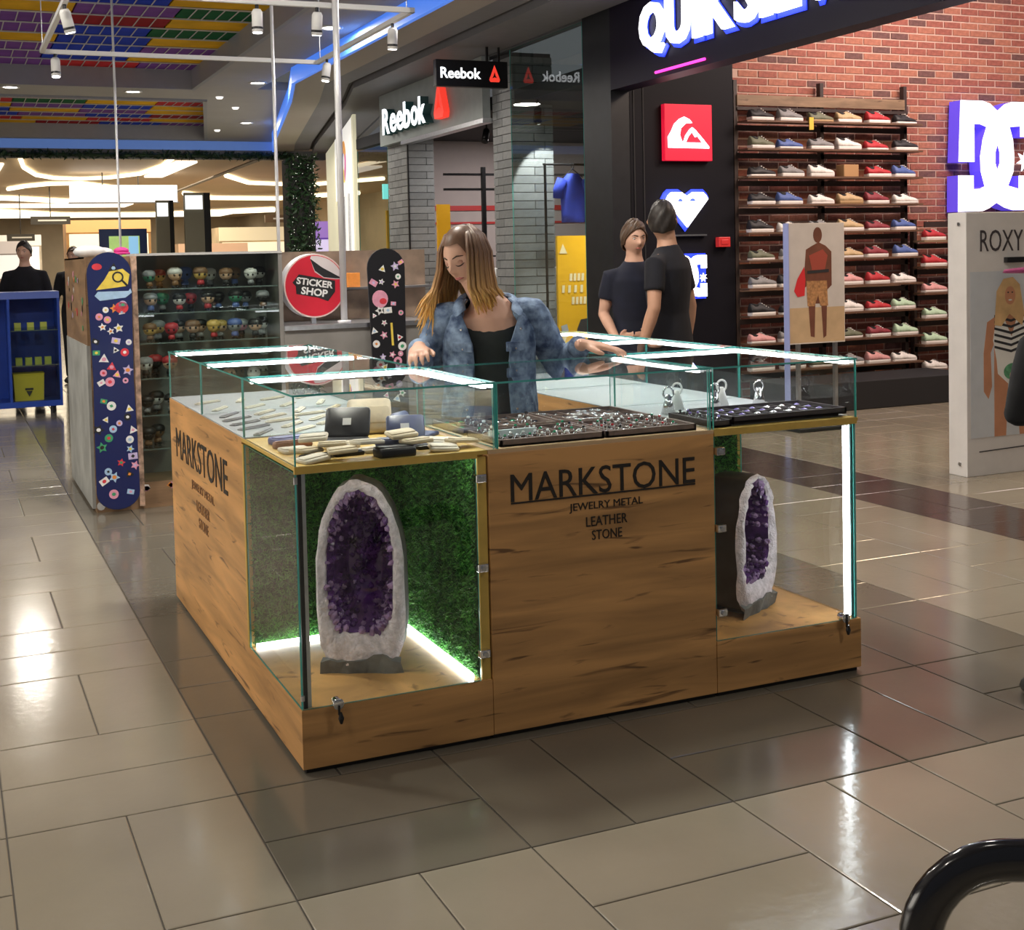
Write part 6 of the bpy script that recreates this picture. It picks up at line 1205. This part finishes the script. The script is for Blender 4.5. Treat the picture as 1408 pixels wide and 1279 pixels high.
for sx in (-1, 1):   # collar, pocket flaps, buttons
    col = MB().loft([[V((sx * .030, .078, 1.345)), V((sx * .078, .030, 1.350)), V((sx * .092, -.035, 1.335)), V((sx * .082, -.085, 1.295))], [V((sx * .036, .086, 1.372)), V((sx * .092, .030, 1.374)), V((sx * .108, -.04, 1.350)), V((sx * .092, -.1, 1.30))], [V((sx * .042, .108, 1.335)), V((sx * .122, .035, 1.340)), V((sx * .142, -.045, 1.308)), V((sx * .125, -.118, 1.262))]], False, closed=False)
    o = col.build('collar', DEN, wroot, True, False); q = o.modifiers.new('t', 'SOLIDIFY'); q.thickness = .006; ss_ = o.modifiers.new('s', 'SUBSURF'); ss_.levels = 1; ss_.render_levels = 2
    y_ = -.131; fp = MB().obox((sx * .100, -.121, 1.165), (1, sx * .62, 0), (0, 0, 1), (sx * .53, -.85, 0), .036, .018, .004).build('pocket_flap', DEN, wroot, False, False, bevel=.002); fp.rotation_euler = (0, 0, 0)
    MB().ball((sx * .100, -.127, 1.158), .005, None, None, 8, 6).build('button', CHROME, wroot, True, False)
    ids = (0, 1, 2) if sx < 0 else (36, 35, 34); OUT = lambda r_, k: V((r_[k].x * 1.022, r_[k].y * 1.022, r_[k].z))
    pk = MB().loft([[OUT(r_, k) for k in ids] for r_ in rings[:7]], False, closed=False).build('placket', DEN, wroot, True, False); pk.modifiers.new('t', 'SOLIDIFY').thickness = .004
    for r_ in (rings[1], rings[3], rings[5]): MB().ball(OUT(r_, ids[1]) + V((0, -.004, 0)), .0058, None, None, 8, 6).build('button', CHROME, wroot, True, False)
# long hair: skull shell plus hanging locks, brown roots and blond tips
def hair_mat():
    M = bpy.data.materials.new('ombre_hair'); M.use_nodes = True; nt = M.node_tree; b = nt.nodes['Principled BSDF']; L = nt.links.new; tc = nt.nodes.new('ShaderNodeTexCoord'); sp = nt.nodes.new('ShaderNodeSeparateXYZ'); L(tc.outputs['Object'], sp.inputs[0])
    mp = nt.nodes.new('ShaderNodeMapping'); mp.inputs['Scale'].default_value = (90, 90, 6); L(tc.outputs['Object'], mp.inputs[0]); n = nt.nodes.new('ShaderNodeTexNoise'); n.inputs['Scale'].default_value = 1; L(mp.outputs[0], n.inputs['Vector'])
    ma = nt.nodes.new('ShaderNodeMath'); ma.operation = 'MULTIPLY_ADD'; ma.inputs[1].default_value = .12; L(n.outputs[0], ma.inputs[0]); L(sp.outputs[2], ma.inputs[2]); mr = nt.nodes.new('ShaderNodeMapRange'); mr.inputs[1].default_value = 1.34; mr.inputs[2].default_value = 1.70; L(ma.outputs[0], mr.inputs[0])
    r = nt.nodes.new('ShaderNodeValToRGB'); e = r.color_ramp.elements; e[0].position = 0; e[0].color = (.85, .47, .11, 1); e[1].position = 1; e[1].color = (.07, .035, .02, 1); k = e.new(.35); k.color = (.40, .22, .09, 1); k = e.new(.68); k.color = (.17, .085, .045, 1); L(mr.outputs[0], r.inputs[0]); L(r.outputs[0], b.inputs['Base Color']); b.inputs['Roughness'].default_value = .42; return M
HM2 = hair_mat(); rnd = random.Random(21); hb = MB(); HC_ = HW.translation; face_a = -PI / 2 - math.radians(38)
n, m_ = 44, 16; grid = []
for i in range(m_ + 1):
    row = []
    for k in range(n):
        p = 2 * PI * k / n; face = max(0, -math.sin(p)); lim = -.045 if face < .45 else -.045 + (.068 + .045) * min(1, (face - .45) / .35); t0 = math.acos(max(-1, min(1, -lim / .117))); tt = t0 + (PI - t0) * i / m_
        row.append(HW @ V((.083 * math.sin(tt) * math.cos(p), .101 * math.sin(tt) * math.sin(p) + .010, -.124 * math.cos(tt) + .002)))
    grid.append(row)
hb.loft(grid, False)
for k in range(330):
    da = rnd.uniform(.74, 2 * PI - .74); a = face_a + da; ca, sa = math.cos(a), math.sin(a); rr = rnd.uniform(.96, 1.14); top = HC_ + V((.012 * ca + .01, .012 * sa + .012, .122 + rnd.uniform(-.006, .006)))
    front_r = da < 1.9 and False
    imgleft = ca < -.25; fall = rnd.uniform(1.20, 1.30) if imgleft else rnd.uniform(1.28, 1.36); out = 1.12 if imgleft else 1.05
    e = lambda rx, ry, dz: HC_ + V((rx * ca * rr, ry * sa * rr + .008, dz))
    p = [top, e(.066, .075, .085), e(.090, .102, .02), e(.095, .108, -.05), e(.100 * out, .108, -.115)]
    tip = HC_ + V((.105 * ca * out * rr + (rnd.uniform(-.075, .01) if imgleft else .03), .10 * sa * rr + .008 - (.075 if imgleft and sa < .35 else 0), fall - HC_.z)); p += [p[-1].lerp(tip, .55) + V((rnd.uniform(-.008, .008), rnd.uniform(-.008, .008), 0)), tip]
    w_ = rnd.uniform(.004, .008); hb.limb(p, [(w_ * .5, .003), (w_, .0035), (w_, .004), (w_, .004), (w_, .0035), (w_ * .8, .003), (w_ * .15, .0008)], 5)
hb.build('hair', HM2, wroot, True, False)
print('OBJECTS', len(bpy.data.objects))
